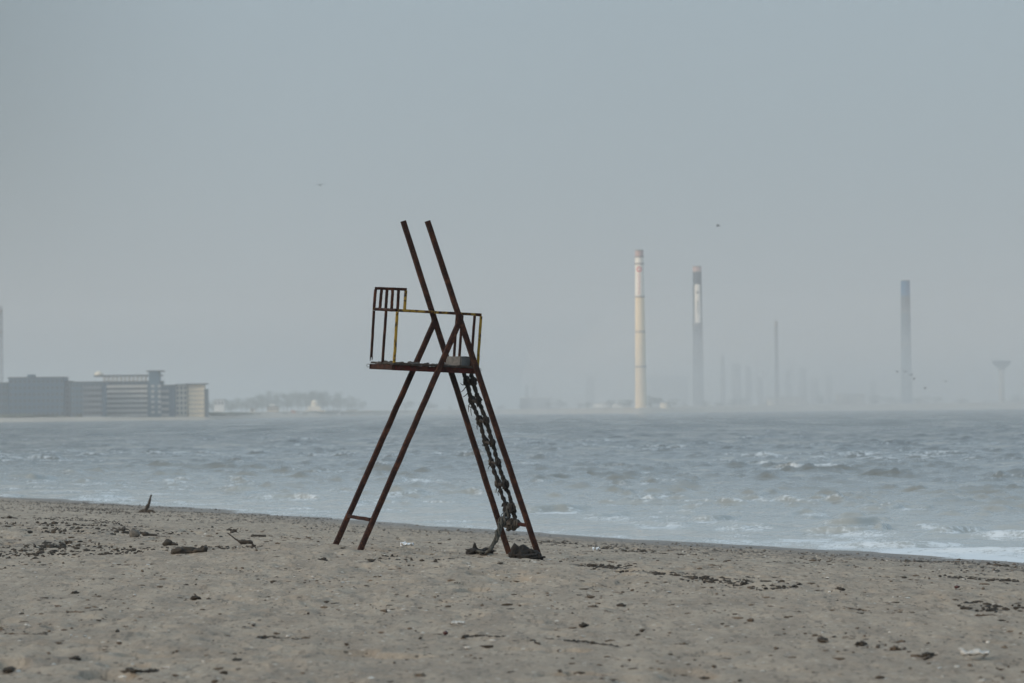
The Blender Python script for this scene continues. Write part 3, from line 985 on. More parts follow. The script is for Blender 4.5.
for (px, yt, D, r_, mt, lb) in [(665, 402, 2800, 3.6, 'b_cream', 'small cream storage tank right of the cream chimney'), (647, 404.5, 2800, 4, 'b_pale', 'low pale tank at the foot of the cream chimney'),
                                (771, 399, 3400, 3.5, 'b_cream', 'pale tank at the foot of the thin steel stack'), (604, 402.5, 3300, 9, 'b_white', 'wide white tank left of the cream chimney'), (622, 402.8, 3200, 8, 'b_white', 'white tank closest left of the cream chimney')]:
    p = at_dist(px, yt, D)
    rt = thing('storage_tank', lb, 'tank', (p.x, D, LAND + 1))
    hh = p.z - LAND - 1
    bm = bmesh.new(); lathe(bm, [(r_, -3), (r_, hh - .8)], 32); obj('shell', bm, MAT[mt], rt)
    bm = bmesh.new(); lathe(bm, [(r_ + .2, hh - .797), (r_ + .2, hh - .5), (r_ * .5, hh - .15), (.3, hh)], 32); obj('roof', bm, MAT['steel_pale'], rt)
building('boiler_hall', 'huge hazy boiler hall between the cream and lettered chimneys', 'factory hall', 646, 688, 376, 4250, 40, MAT['b_mid'], 0, 0)
building('factory_hall', 'long low hall with pale roof far across the water', 'factory hall', 520, 551, 397.6, 3950, 30, MAT['b_grey'], 0, 0, roofmat=MAT['b_cream'])
building('factory_hall', 'low pale hall between refinery columns and blue topped chimney', 'factory hall', 838, 865, 394, 3480, 25, MAT['b_pale'], 0, 0)
building('factory_hall', 'low pale wide shed below the thin steel stack', 'factory hall', 768, 806, 397, 3440, 25, MAT['b_pale'], 0, 0)

# water tower
p = at_dist(1001.5, 360.5, 3380)
wt = thing('water_tower', 'hazy funnel shaped water tower near the right edge', 'water tower', (p.x, 3380, LAND + 1))
hh = p.z - LAND - 1
bm = bmesh.new(); lathe(bm, [(3.0, -3), (2.3, hh * .5), (2.2, hh - 7)], 24); obj('shaft', bm, MAT['b_pale'], wt)
bm = bmesh.new(); lathe(bm, [(2.3, hh - 8), (8.2, hh - 2.0), (8.2, hh - .3), (4, hh)], 32); obj('tank', bm, MAT['b_mid'], wt)
bm = bmesh.new(); tube(bm, [(0, 0, hh), (0, 0, hh + 7)], .18, 6); obj('antenna', bm, MAT['steel_grey'], wt)

# ------------------------------------------------------------------ birds
def gull(span, flap, seed):
    bm = bmesh.new()
    L = span * .42
    prof = [(-.50, .004), (-.42, .03), (-.25, .075), (0, .115), (.22, .10), (.33, .066), (.40, .068), (.46, .05), (.50, .014), (.56, .003)]
    rings = []
    for t, r in prof:
        rings.append([bm.verts.new((L * r * 1.1 * math.cos(2 * PI * j / 10), L * t, L * r * math.sin(2 * PI * j / 10) + (0.02 * L if t > .3 else 0))) for j in range(10)])
    for a, b in zip(rings, rings[1:]):
        for j in range(10):
            bm.faces.new((a[j], a[(j + 1) % 10], b[(j + 1) % 10], b[j]))
    bm.faces.new(rings[0]); bm.faces.new(rings[-1])
    tl = [bm.verts.new(p) for p in ((-.02 * L, -.42 * L, .01), (.02 * L, -.42 * L, .01), (.11 * L, -.68 * L, .0), (-.11 * L, -.68 * L, .0))]
    bm.faces.new(tl)
    for s in (-1, 1):
        st = [(0, .16, -.12, 0), (.35, .20, -.12, .35), (.62, .10, -.16, .42), (1.0, -.16, -.22, .30)]
        up, lo = [], []
        for f_, ya, yb, zz in st:
            x = s * f_ * span / 2 * math.cos(flap * .5); z = zz * math.sin(flap) * span * .35
            th = .035 * L * (1 - .8 * f_)
            up.append((bm.verts.new((x, ya * L, z + th)), bm.verts.new((x, yb * L, z + th * .3))))
            lo.append((bm.verts.new((x, ya * L, z - th)), bm.verts.new((x, yb * L, z - th * .3))))
        for a, b, c, d in zip(up, up[1:], lo, lo[1:]):
            bm.faces.new((a[0], a[1], b[1], b[0])); bm.faces.new((c[0], d[0], d[1], c[1]))
            bm.faces.new((a[0], b[0], d[0], c[0])); bm.faces.new((a[1], c[1], d[1], b[1]))
        bm.faces.new((up[-1][0], up[-1][1], lo[-1][1], lo[-1][0]))
    return obj('gull', bm, MAT['gull'])


gulls = [(320, 185, 400, 1.25, .35, 20, 'gull gliding alone with wide wings left of the lifeguard chair', None),
         (718, 226, 420, 1.1, 1.1, 70, 'gull flapping alone high above the lettered chimney', None),
         (897, 371.8, 560, 1.0, .9, 50, 'leftmost gull of the flock beside the blue topped chimney', 1), (905.5, 371.7, 560, 1.2, .4, 10, 'upper flat winged gull in front of the blue topped chimney', 1),
         (911, 374.8, 560, 1.2, .5, 30, 'gull right of the blue topped chimney, third of flock', 1), (914, 379, 560, 1.0, 1.0, 60, 'gull with raised wings fourth of the flock', 1),
         (925, 388.6, 560, 1.0, 1.1, 40, 'lowest gull of the flock over the water', 1), (946, 381.4, 560, 1.2, .6, 15, 'rightmost gull flying apart from the flock', 1)]
for i, (px, py, D, sp, fl, yaw, lb, g) in enumerate(gulls):
    o = gull(sp, fl, i)
    o.location = at_dist(px, py, D)
    o.rotation_euler = (0.1, random.uniform(-.15, .15), math.radians(yaw))
    tag(o, lb, 'bird', 'gulls flocking by the blue topped chimney' if g else None)

# ------------------------------------------------------------------ lifeguard chair
base = P0 + U * 0.0
base.z = float(ground_z(base.x, base.y))
chair = thing('lifeguard_chair', 'tall rusty lifeguard chair with two long posts standing on the sand', 'lifeguard chair', base)


def C(px, py, w):
    return PT(px, py, w) - base


def cpart(name, bm, mat, parent=chair, smooth=False):
    return obj(name, bm, mat, parent, smooth=smooth)


PW = 0.066
for i, (a, b, w) in enumerate((((427.4, 221), (541.5, 564.5), 0), ((403.2, 221), (511.3, 561), WID))):
    bm = bmesh.new(); square_tube(bm, C(*a, w), C(*b, w), PW, PW, Wd, 0.006, 40, .002, i)
    cpart('post', bm, MAT['rust'])
for i, (a, b, w) in enumerate((((459.3, 322), (358.6, 553.5), 0), ((435.3, 320), (332.6, 551.5), WID))):
    bm = bmesh.new(); square_tube(bm, C(*a, w), C(*b, w), PW, PW * 1.02, Wd, 0.006, 40, .002, 7 + i)
    cpart('leg', bm, MAT['rust'])
# gusset plates where leg meets post
for i, (a, w) in enumerate((((457.5, 316), 0), ((433.5, 313.5), WID))):
    bm = bmesh.new(); c = C(*a, w) - V((0, 0, .04)); d = U * 0.022; z = V((0.0, 0, .05))
    f_ = Wd * (PW / 2 + .004); g_ = Wd * (PW / 2 + .011)
    for s in (-1, 1):
        bm = bmesh.new()
        q = [c - d * .9 - z * 1.2, c + d * 1.3 - z * 1.2, c + d * .7 + z, c - d * .5 + z]
        A = [bm.verts.new(p + f_ * s) for p in q]; B = [bm.verts.new(p + g_ * s) for p in q]
        bm.faces.new(A); bm.faces.new(B)
        for j in range(4):
            bm.faces.new((A[j], A[(j + 1) % 4], B[(j + 1) % 4], B[j]))
        cpart('gusset', bm, MAT['rust'])
# braces between the frames, low on each side
bm = bmesh.new(); square_tube(bm, C(347.8, 516.2, WID - .034), C(370.2, 519.6, .034), .045, .03, V((0, 0, 1)), .004, 12, .002, 3); cpart('brace', bm, MAT['rust'])
bm = bmesh.new(); square_tube(bm, C(499.8, 521.6, WID - .034), C(527.6, 525.2, .034), .045, .035, V((0, 0, 1)), .004, 12, .002, 4); cpart('brace', bm, MAT['rust_red'])
# platform beams
IN = 0.045
bm = bmesh.new(); channel(bm, C(392.8, 367.5, IN), C(477.0, 371.2, IN), .068, .04, Wd); cpart('platform_beam', bm, MAT['rust_red'])
bm = bmesh.new(); channel(bm, C(369.4, 366.4, WID - IN), C(453.8, 370.2, WID - IN), .068, .04, Wd, wsign=-1); cpart('platform_beam', bm, MAT['rust_red'])
bm = bmesh.new(); channel(bm, C(391.8, 367.3, .095), C(371.4, 366.3, WID - .095), .064, .035, U); cpart('platform_beam', bm, MAT['rust'])
bm = bmesh.new(); channel(bm, C(474.8, 371.1, .095), C(454.5, 370.2, WID - .095), .064, .035, U, wsign=-1); cpart('platform_beam', bm, MAT['rust'])
# rotten deck boards with gaps and debris: one deck
bm = bmesh.new()
for k in range(9):
    t0 = k / 9 + .008; t1 = (k + 1) / 9 - .014
    if k == 6:
        t1 -= .02
    n0 = lambda t: C(392.8 + 84.2 * t, 367.5 + 3.7 * t - 2.8, IN - .03)
    n1 = lambda t: C(370.0 + 84.2 * t, 366.4 + 3.8 * t - 2.8, WID - IN + .03)
    segs = 8
    ring = []
    for i in range(segs + 1):
        s = i / segs
        jit = mnoise.noise((k * 3.1, s * 6, 0)) * .012
        a = n0(t0).lerp(n1(t0), s) + V((0, 0, .004 + jit)); b = n0(t1).lerp(n1(t1), s) + V((0, 0, .004 + jit * .5))
        th = V((0, 0, .022 + .012 * mnoise.noise((k, s * 5, 4))))
        ring.append([bm.verts.new(p) for p in (a, b, b + th, a + th)])
    for r0, r1 in zip(ring, ring[1:]):
        for j in range(4):
            bm.faces.new((r0[j], r0[(j + 1) % 4], r1[(j + 1) % 4], r1[j]))
    bm.faces.new(ring[0]); bm.faces.new(ring[-1])
deck = cpart('deck', bm, MAT['rotten_wood'])
for k in range(22):
    bm = bmesh.new()
    t = random.uniform(.03, .72); w = random.uniform(.1, .95)
    p = C(392.8 - 22.8 * w + 84 * t, 367.4 - 1.0 * w + 3.7 * t - 3.9, w * WID)
    blob(bm, p, (random.uniform(.03, .09), random.uniform(.03, .07), random.uniform(.012, .034)), 2, .8, 1.8, k)
    cpart('rotten_scrap', bm, MAT['weed'], deck)


def upright(name, a, b, wa, wb, mat, s=.031, seed=0, parent=chair):
    bm = bmesh.new(); square_tube(bm, C(*a, wa), C(*b, wb), s, s, Wd, .003, 14, .0018, seed)
    return cpart(name, bm, mat, parent)


WN, WF = .075, WID - .075
# guard rail: near side, far side, front side
upright('rail', (397.6, 310.3), (481.3, 314.8), WN, WN, MAT['rust_some_yellow'], .034, 1)
upright('rail', (372.9, 308.9), (456.8, 313.4), WF, WF, MAT['rust_some_yellow'], .034, 2)
upright('rail', (396.2, 310.2), (375.4, 309.1), WN + .03, WF - .03, MAT['rust'], .032, 3)
upright('rail', (480.0, 314.8), (474.4, 314.5), WN + .03, WN + .30, MAT['rust_some_yellow'], .032, 4)
upright('rail', (461.8, 313.8), (458.4, 313.5), WF - .20, WF - .03, MAT['rust'], .032, 5)
# front uprights: broken far corner, middle, yellow near corner
bp = upright('baluster', (374.0, 310.6), (371.3, 357.2), WF, WF, MAT['rust'], .031, 6)
bm = bmesh.new()
for (dx, e) in ((-.9, 361.2), (.9, 360.6)):
    tube(bm, [C(371.3 + dx, 356.6, WF), C(371.2 + dx, 359, WF), C(370.9 + dx, e, WF)], [.009, .007, .003], 5)
cpart('torn_end', bm, MAT['rust'], bp)
upright('baluster', (386.1, 311.2), (382.4, 363.6), .55, .55, MAT['rust'], .032, 8)
upright('baluster', (397.3, 311.8), (394.0, 364.4), WN, WN, MAT['rust_yellow'], .033, 9)
# rear uprights either side of the ladder gap
upright('baluster', (481.0, 316.2), (477.6, 367.2), WN, WN, MAT['rust_yellow'], .031, 10)
upright('baluster', (474.6, 316), (471.0, 367.2), WN + .3, WN + .3, MAT['rust'], .031, 11)
upright('baluster', (462.2, 315.2), (458.7, 366.6), WF - .22, WF - .22, MAT['rust'], .031, 12)
upright('baluster', (456.9, 314.8), (453.4, 366.3), WF, WF, MAT['rust'], .031, 13)
# slatted panel rising above the far rail
pn = upright('panel_frame', (375.1, 288.2), (406.6, 289.4), WF, WF, MAT['rust'], .036, 14)
tops = [375.5, 381.6, 387.0, 392.7, 398.6, 405.8]; bots = [374.1, 379.9, 385.8, 391.6, 397.6, 404.6]
for i, (a, b) in enumerate(zip(tops, bots)):
    upright('slat', (a, 289.6 + i * .2), (b, 307.7 + i * .33), WF, WF, MAT['rust_yellow' if i == 5 else 'rust'], .034, 20 + i, pn)
# loose wire
bm = bmesh.new()
tube(bm, resample([C(370, 364.5, .9), C(367.6, 364.0, .9), C(366.6, 365.6, .9), C(368, 367, .9), C(369.6, 366.4, .9)], 14), .004, 5)
cpart('wire', bm, MAT['wire']); bm = bmesh.new()
tube(bm, resample([C(376.5, 363.5, .7), C(378.3, 361.4, .7), C(380.2, 362.0, .7), C(380.4, 363.8, .7)], 12), .004, 5)
cpart('wire', bm, MAT['wire']); bm = bmesh.new()
tube(bm, resample([C(478.6, 369.4, .2), C(480.4, 368.6, .2), C(481.0, 370.4, .2), C(479.6, 372, .2)], 12), .004, 5)
cpart('wire', bm, MAT['wire'])

# concrete block on the deck
bc = PT(461, 368.4, .52)
bm = bmesh.new()
box(bm, -.155, .155, -.135, .135, 0, .152)
bmesh.ops.bevel(bm, geom=list(bm.edges), offset=.012, segments=2, affect='EDGES')
bmesh.ops.subdivide_edges(bm, edges=[e for e in bm.edges if e.calc_length() > .1], cuts=5, use_grid_fill=True)
for v in bm.verts:
    v.co += V((mnoise.noise(v.co * 9), mnoise.noise(v.co * 9 + V((5, 0, 0))), mnoise.noise(v.co * 9 + V((0, 5, 0))))) * .006
blk = obj('concrete_block', bm, MAT['concrete'], None, bc)
blk.rotation_euler = (math.radians(1.5), math.radians(3), math.radians(47))
tag(blk, 'grey concrete block lying on the rusty chair platform', 'block')

# ------------------------------------------------------------------ rope ladder
lad0 = PT(469, 374, .5)
ladder = thing('rope_ladder', 'dark knotted rope ladder hanging under the chair platform between the right legs', 'rope ladder', lad0)


def Lp(px, py, w):
    return PT(px, py, w) - lad0


rl = [(463.4, 372.5), (466.6, 381), (472.0, 401), (479.3, 421), (485.6, 442), (491.6, 462), (498.6, 484), (506.2, 507), (508.6, 522)]
rr = [(470.4, 372.5), (473.4, 381), (478.6, 401), (486.4, 421), (492.0, 442), (498.0, 462), (505.2, 484), (512.6, 507), (516.0, 523)]
WL, WR = .68, .42
for k, (pl, w) in enumerate(((rl, WL), (rr, WR))):
    bm = bmesh.new()
    pts = resample([Lp(x, y_, w) for x, y_ in pl], 110)
    pts = [p + V((mnoise.noise((i * .21, k, 0)), 0, 0)) * .012 for i, p in enumerate(pts)]
    for s in range(2):      # two twisted strands
        q = [p + V((math.cos(i * .8 + s * PI), math.sin(i * .8 + s * PI), 0)) * .012 for i, p in enumerate(pts)]
        tube(bm, q, .019, 6, .6, k * 2 + s)
    obj('rope', bm, MAT['rope'], ladder, smooth=True)
knots = [(470, 380.5, 1.0), (475.4, 400.5, 1.15), (483.0, 420.5, 1.0), (489.0, 442, 1.0), (494.6, 462, 1.1), (501.8, 484, 1.25), (509.4, 507, 1.15)]
for i, (x, y_, s) in enumerate(knots):
    bm = bmesh.new()
    s *= random.uniform(.75, 1.15)
    a = Lp(x - 3.5, y_ - .4, WL + .03); b = Lp(x + 3.4, y_ + .8, WR - .03)
    tube(bm, resample([a, a.lerp(b, .5) + V((0, 0, -.01)), b], 9), .02 * s, 8, .4, i)
    rg = obj('rung', bm, MAT['rotten_wood'], ladder, smooth=True)
    for j, q in enumerate((a, b)):
        bm = bmesh.new()
        blob(bm, q + V((0, 0, random.uniform(-.02, .02))), (.036 * s, .045 * s, .058 * s), 3, .8, 1.7, i * 3 + j)
        for m in range(3):      # turns of rope round the knot
            aa = random.uniform(0, 3.1)
            tube(bm, [q + V((math.cos(t) * math.cos(aa), math.cos(t) * math.sin(aa), math.sin(t) * 1.2)) * .042 * s for t in np.linspace(0, 5.6, 16)], .012, 5, .4, m)
        obj('knot', bm, MAT['float' if (i in (4, 5) and j == 0) else 'rope'], rg, smooth=True)
# frayed strands sticking out of the knots
fr = [((468, 383), (463, 385), (460.5, 383)), ((467, 385), (463.5, 390), (461, 392)), ((469, 391), (466, 395), (463, 397)), ((472, 401), (469, 405), (468.4, 412)), ((473, 403), (470.8, 409), (471.6, 416)),
      ((474, 402), (471, 407), (468, 406)), ((479, 422), (477, 426), (477.5, 430)), ((487, 443), (483.5, 446), (482, 444)), ((493, 463), (489.5, 466), (488, 469.5)), ((500, 485), (496.5, 489), (496, 493)), ((501, 487), (498, 492), (499, 496)), ((506, 511), (502, 514), (500.5, 518)),
      ((492, 444), (495, 448), (494.5, 452)), ((487, 424), (490, 428), (489.6, 433)), ((512, 510), (515.5, 514), (516, 518))]
for i, f in enumerate(fr):
    bm = bmesh.new()
    tube(bm, resample([Lp(x, y_, .6) for x, y_ in f], 8), [.008, .0075, .007, .006, .006, .005, .004, .003], 5)
    obj('frayed_strand', bm, MAT['rope'], ladder)
# bundle knotted round the lower brace
bm = bmesh.new()
for i, (x, y_, w, s) in enumerate(((502.6, 521.6, .9, .052), (507.0, 522.6, .7, .05), (511.8, 523.6, .55, .055), (516.6, 523.6, .4, .042), (508.6, 527.0, .66, .036), (513.4, 527.2, .5, .03))):
    blob(bm, Lp(x, y_, w), (s * 1.15, s * 1.1, s * .75), 3, .85, 1.9, 60 + i)
    for m in range(3):
        aa = random.uniform(0, 3.1); c = Lp(x, y_, w)
        tube(bm, [c + V((math.cos(t) * math.cos(aa), math.cos(t) * math.sin(aa), math.sin(t))) * (s + .008) for t in np.linspace(0, 5.6, 16)], .013, 5, .4, m)
obj('brace_knot', bm, MAT['float'], ladder, smooth=True)
# loose tail running down to the sand
tail = [(510.5, 505, .6), (507.5, 514, .5), (502.6, 521, .38), (499.2, 530, .3), (496.0, 539, .22), (491.8, 546.5, .15), (488.6, 551.5, .1)]
gnd = [at_ground(x, y_ + .6) - lad0 + V((0, 0, .03)) for x, y_ in ((486, 554.2), (481.5, 554.4), (477, 553.6), (473.6, 552.2))]
for s in range(3):
    bm = bmesh.new()
    pts = resample([Lp(*t) for t in tail] + gnd, 70)
    ph = s * 2.1
    q = [p + V((math.cos(i * .42 + ph), math.sin(i * .42 + ph), .5 * math.sin(i * .3 + ph))) * (.022 + .01 * math.sin(i * .11 + s)) for i, p in enumerate(pts)]
    if s == 2:
        q = q[:46]
    tube(bm, q, .0185, 6, .6, 30 + s)
    obj('tail_rope', bm, MAT['rope_grey'], ladder, smooth=True)
bm = bmesh.new()
c = at_ground(476.4, 554.2) - lad0
blob(bm, c + V((0, 0, .03)), (.13, .12, .05), 3, .8, 1.6, 81)
blob(bm, c + V((-.02, 0, .075)), (.035, .04, .06), 2, .7, 1.6, 82)
blob(bm, c + V((.12, .05, .025)), (.12, .1, .038), 3, .8, 1.6, 83)
obj('rope_end', bm, MAT['rope'], ladder, smooth=True)

# dark heap round the foot of the right post
hp = at_ground(524, 558.6)
bm = bmesh.new()
for i, (dx, dy, rx, rz_) in enumerate(((-.05, 0, .10, .075), (.02, .06, .13, .06), (.11, .02, .10, .045), (-.12, .02, .07, .04), (.19, .0, .06, .025), (.03, -.06, .13, .03))):
    blob(bm, (dx, dy, rz_ * .8), (rx * 1.05, .11, rz_ * 1.5), 3, .8, 1.8, 90 + i)
hpo = obj('rope_heap', bm, MAT['rope'], None, hp, smooth=True)
tag(hpo, 'dark tangled heap lying between the feet of the right posts', 'rope heap')

# ------------------------------------------------------------------ flotsam that can be told apart
def put(name, bm, mat, px, py, label, cat, dz=0.0, rz=0.0, smooth=True, group=None):
    p = at_ground(px, py)
    p.z += dz
    o = obj(name, bm, mat, None, p, smooth)
    o.rotation_euler = (0, 0, rz)
    tag(o, label, cat, group)
    return o


# upright driftwood stump by the water
bm = bmesh.new()
tube(bm, resample([(-.05, 0, -.05), (-.01, 0, .10), (.05, 0, .22), (.08, .02, .34), (.10, .02, .42)], 16), list(np.linspace(.058, .014, 16)), 8, .5, 1)
tube(bm, resample([(.0, 0, .02), (.1, -.05, .05), (.2, -.06, .0)], 8), list(np.linspace(.045, .02, 8)), 7, .5, 2)
tube(bm, resample([(.0, 0, .03), (-.12, .03, .05), (-.22, .05, .0)], 8), list(np.linspace(.04, .015, 8)), 7, .5, 3)
put('driftwood_stump', bm, MAT['drift'], 147, 512.5, 'dark upright driftwood stump leaning right near the waterline', 'driftwood')
# long dark lump
bm = bmesh.new()
for i, (x, rx, rz_) in enumerate(((-.13, .10, .045), (-.02, .11, .05), (.10, .09, .04), (.17, .05, .06), (-.19, .04, .03))):
    blob(bm, (x, .03 * math.sin(i * 2), rz_ * .6), (rx, .07, rz_), 3, .6, 1.5, 120 + i)
put('seaweed_lump', bm, MAT['weed'], 190, 553.5, 'long black seaweed lump, largest dark lump left of the chair', 'seaweed')
bm = bmesh.new(); blob(bm, (0, 0, .03), (.06, .06, .06), 3, .5, 1.4, 130); blob(bm, (.08, 0, .02), (.05, .04, .03), 3, .5, 1.4, 131)
put('seaweed_lump', bm, MAT['weed'], 168, 546.5, 'small black seaweed lump just left of the long lump', 'seaweed')
bm = bmesh.new(); blob(bm, (0, 0, .045), (.075, .08, .07), 3, .25, 1.2, 133)
put('beach_stone', bm, MAT['stone'], 134.5, 537, 'round grey brown stone below the driftwood stump', 'stone')
bm = bmesh.new(); tube(bm, resample([(-.08, 0, .05), (0, 0, .02), (.1, .02, .015)], 9), .018, 6, .7, 3); blob(bm, (-.07, 0, .03), (.05, .04, .035), 2, .6, 1.5, 5)
put('driftwood_chip', bm, MAT['drift'], 150, 536.2, 'short dark wood chip right of the round stone', 'driftwood')
# arching twig
bm = bmesh.new()
z = .0
tube(bm, resample([(-.20, 0, .17), (-.09, .0, .085), (-.02, 0, .05), (.08, .0, .045), (.14, .0, .0), (.19, .0, -.08)], 26), [.006 + .02 * math.exp(-((i - 12) / 5.0) ** 2) for i in range(26)], 7, .7, 4)
blob(bm, (-.01, 0, .05), (.045, .03, .028), 2, .7, 1.6, 7); blob(bm, (.07, 0, .05), (.05, .03, .022), 2, .7, 1.6, 8)
tw = put('twig', bm, MAT['drift'], 243, 549.5, 'thin arching black twig sticking up left of the chair legs', 'twig', dz=.045)
bm = bmesh.new(); tube(bm, resample([(-.12, 0, .02), (0, 0, .025), (.1, .02, .015)], 10), .014, 6, .7, 5)
put('twig', bm, MAT['drift'], 259, 537.5, 'short straight dark stick behind the arching twig', 'twig')


def film(name, px, py, w, h, label, seed, mat='plastic', cat='plastic scrap'):
    bm = bmesh.new()
    n = 12
    g = []
    for lay in (0, 1):
        g.append([[bm.verts.new(((i / n - .5) * w * (1 + .3 * mnoise.noise((seed, j * .5, 2))), (j / n - .5) * w * .7, .02 + h * (0.5 + .9 * mnoise.noise((i * .35, j * .35, seed))) + lay * .004)) for i in range(n + 1)] for j in range(n + 1)])
    for j in range(n):
        for i in range(n):
            bm.faces.new((g[1][j][i], g[1][j][i + 1], g[1][j + 1][i + 1], g[1][j + 1][i]))
            bm.faces.new((g[0][j][i], g[0][j + 1][i], g[0][j + 1][i + 1], g[0][j][i + 1]))
    for i in range(n):
        bm.faces.new((g[0][0][i], g[0][0][i + 1], g[1][0][i + 1], g[1][0][i])); bm.faces.new((g[0][n][i + 1], g[0][n][i], g[1][n][i], g[1][n][i + 1]))
        bm.faces.new((g[0][i + 1][0], g[0][i][0], g[1][i][0], g[1][i + 1][0])); bm.faces.new((g[0][i][n], g[0][i + 1][n], g[1][i + 1][n], g[1][i][n]))
    return put(name, bm, MAT[mat], px, py, label, cat)


film('plastic_scrap', 407, 548.5, .17, .07, 'crumpled white plastic scrap on the sand between the chair legs', 3)
film('plastic_scrap', 596, 550.5, .10, .05, 'small white plastic scrap right of the chair', 9)
film('plastic_scrap', 458, 627, .11, .03, 'pale flat scrap lying on the foreground sand', 14, 'shell')
film('plastic_scrap', 975, 659.5, .18, .05, 'pale crumpled scrap in the bottom right corner', 21, 'shell')
bm = bmesh.new(); blob(bm, (0, 0, .012), (.024, .02, .018), 2, .3, 1.2, 140)
put('bottle_cap', bm, MAT['red_plastic'], 445.5, 634.5, 'small dark red plastic bit on the foreground sand', 'plastic bit')
bm = bmesh.new(); blob(bm, (0, 0, .012), (.026, .02, .016), 2, .7, 1.6, 141)
put('brick_piece', bm, MAT['red_plastic'], 957, 588, 'dark red brick piece on the sand at right', 'brick')


# strands of weed lying on the sand
def strand(pxpts, rad, label, seed, mat='weed'):
    P = [at_ground(x, y_) for x, y_ in pxpts]
    o0 = P[0].copy()
    n = len(P) * 14
    pts = resample(P, n)
    bm = bmesh.new()
    pts = [p - o0 + V((0, mnoise.noise((i * .5, seed, 0)) * .1, rad * .4 + mnoise.noise((i * .4, seed, 5)) * rad * .6)) for i, p in enumerate(pts)]
    tube(bm, pts, [rad * (.35 + .9 * abs(mnoise.noise((i * .23, seed, 9))) + .3 * abs(mnoise.noise((i * .9, seed, 1)))) for i in range(n)], 7, .7, seed)
    for i in range(0, n, 6):
        if mnoise.noise((i * .31, seed, 3)) > 0:
            blob(bm, pts[i] + V((0, random.uniform(-.06, .06), 0)), (rad * 2, rad * 2, rad * 1.1), 2, .8, 1.6, i)
    o = obj('weed_strand', bm, MAT[mat], None, o0, True)
    tag(o, label, 'seaweed')


strand([(462, 638), (478, 636.5), (494, 638), (512, 639.5), (528, 641), (540, 645)], .013, 'long dark weed strand, left half of foreground line', 1)
strand([(546, 639), (566, 641), (585, 642), (602, 645), (618, 647)], .010, 'thin dark weed strand, right half of foreground line', 2)
strand([(256, 640), (272, 638), (288, 641), (302, 640)], .013, 'dark weed strand on the foreground sand below the long lump', 3)
strand([(66, 612), (84, 613), (102, 610)], .012, 'thin weed strand in the left foreground', 4, 'litter_wood')
strand([(8, 634), (28, 635), (46, 634)], .010, 'faint weed strand near the left edge of the foreground', 5, 'litter_wood')
strand([(126, 671), (142, 672), (158, 671.5)], .013, 'dark weed strand at the bottom left', 6)
strand([(826, 605), (846, 608), (866, 611)], .010, 'thin brown weed strand on the right sand', 7, 'litter_wood')
strand([(975, 616), (990, 616), (1002, 616.5)], .009, 'thin brown stick near the right edge of the sand', 8, 'litter_wood')

# larger single lumps scattered over the foreground
lumps = [(1, 'dark lump below the arching twig at left', 323, 561.5, .06), (2, 'flat dark lump under the long black lump', 195, 599, .045), (3, 'small dark lump under the middle of foreground', 384, 612, .03),
         (4, 'dark lump in the bottom left corner', 10, 671, .045), (5, 'brown lump near the bottom left corner', 76, 660, .04), (6, 'dark lump at the bottom under the chair', 420, 677, .035),
         (7, 'dark lump at the left end of bottom edge', 236, 662, .04), (8, 'dark brown lump centre of right foreground', 585, 626, .035), (9, 'dark lump right of foreground centre', 594, 608, .04),
         (10, 'dark reddish lump above the foreground centre right', 621, 606, .035), (11, 'black lump below the right wrack line', 822, 641, .04), (12, 'dark lump low in the right foreground', 683, 647, .04),
         (13, 'brown lump in lower right foreground', 862, 645, .04), (14, 'dark brown lump near lower right edge', 928, 657, .05), (15, 'pale brown lump left of lower right scrap', 895, 650, .04),
         (16, 'dark lump left of foreground under the stump', 75, 594, .04), (17, 'dark lump above left foreground strand', 322, 618, .03), (18, 'dark clump right foreground beside thin strand', 751, 621, .03), (19, 'dark clump at the wrack line right', 745, 585, .05), (20, 'dark clump farther right on the wrack line', 840, 590.5, .05)]
for (i, lb, px, py, r_) in lumps:
    bm = bmesh.new()
    r_ *= .72
    for q in range(4):
        k = 1 - q * .18
        blob(bm, (r_ * random.uniform(-1.0, 1.0) * (q > 0), r_ * random.uniform(-2, 2) * (q > 0), r_ * .3 * k), (r_ * k, r_ * 1.2 * k, r_ * .6 * k), 3, 1.0, 1.9, 150 + i * 5 + q)
    put('seaweed_lump', bm, MAT['weed' if i % 3 else 'litter_wood'], px, py, lb, 'seaweed')

# fine wrack: bits of weed, shell and twig nobody could count
def icos(sub=1):
    b = bmesh.new(); bmesh.ops.create_icosphere(b, subdivisions=sub, radius=1.0)
    b.verts.ensure_lookup_table()
    vs = np.array([v.co[:] for v in b.verts]); fs = np.array([[v.index for v in f.verts] for f in b.faces]); b.free()
    return vs, fs


def litter(name, pts, rad, flat, mat, label, cat, stretch=1.0):
    vs, fs = icos(1)
    n = len(pts); nv = len(vs)
    P = np.array(pts)
    rz = RNG.uniform(0, 2 * PI, n)
    sx = rad * RNG.uniform(1, 1 + stretch, n); sy = rad * RNG.uniform(.6, 1.1, n); sz = rad * flat * RNG.uniform(.5, 1.3, n)
    jit = 1 + RNG.normal(0, .22, (n, nv, 1))
    v = vs[None] * jit
    x = v[..., 0] * sx[:, None]; yv = v[..., 1] * sy[:, None]; z = v[..., 2] * sz[:, None]
    c, s = np.cos(rz)[:, None], np.sin(rz)[:, None]
    X = x * c - yv * s + P[:, 0][:, None]; Y_ = x * s + yv * c + P[:, 1][:, None]; Z = z + P[:, 2][:, None] + sz[:, None] * .35
    co = np.stack([X, Y_, Z], -1).reshape(-1, 3)
    f = (fs[None] + (np.arange(n) * nv)[:, None, None]).reshape(-1, 3)
    me = bpy.data.meshes.new(name)
    me.from_pydata(co.tolist(), [], f.tolist())
    o = link(name, me, mat)
    tag(o, label, cat, None, 'stuff')


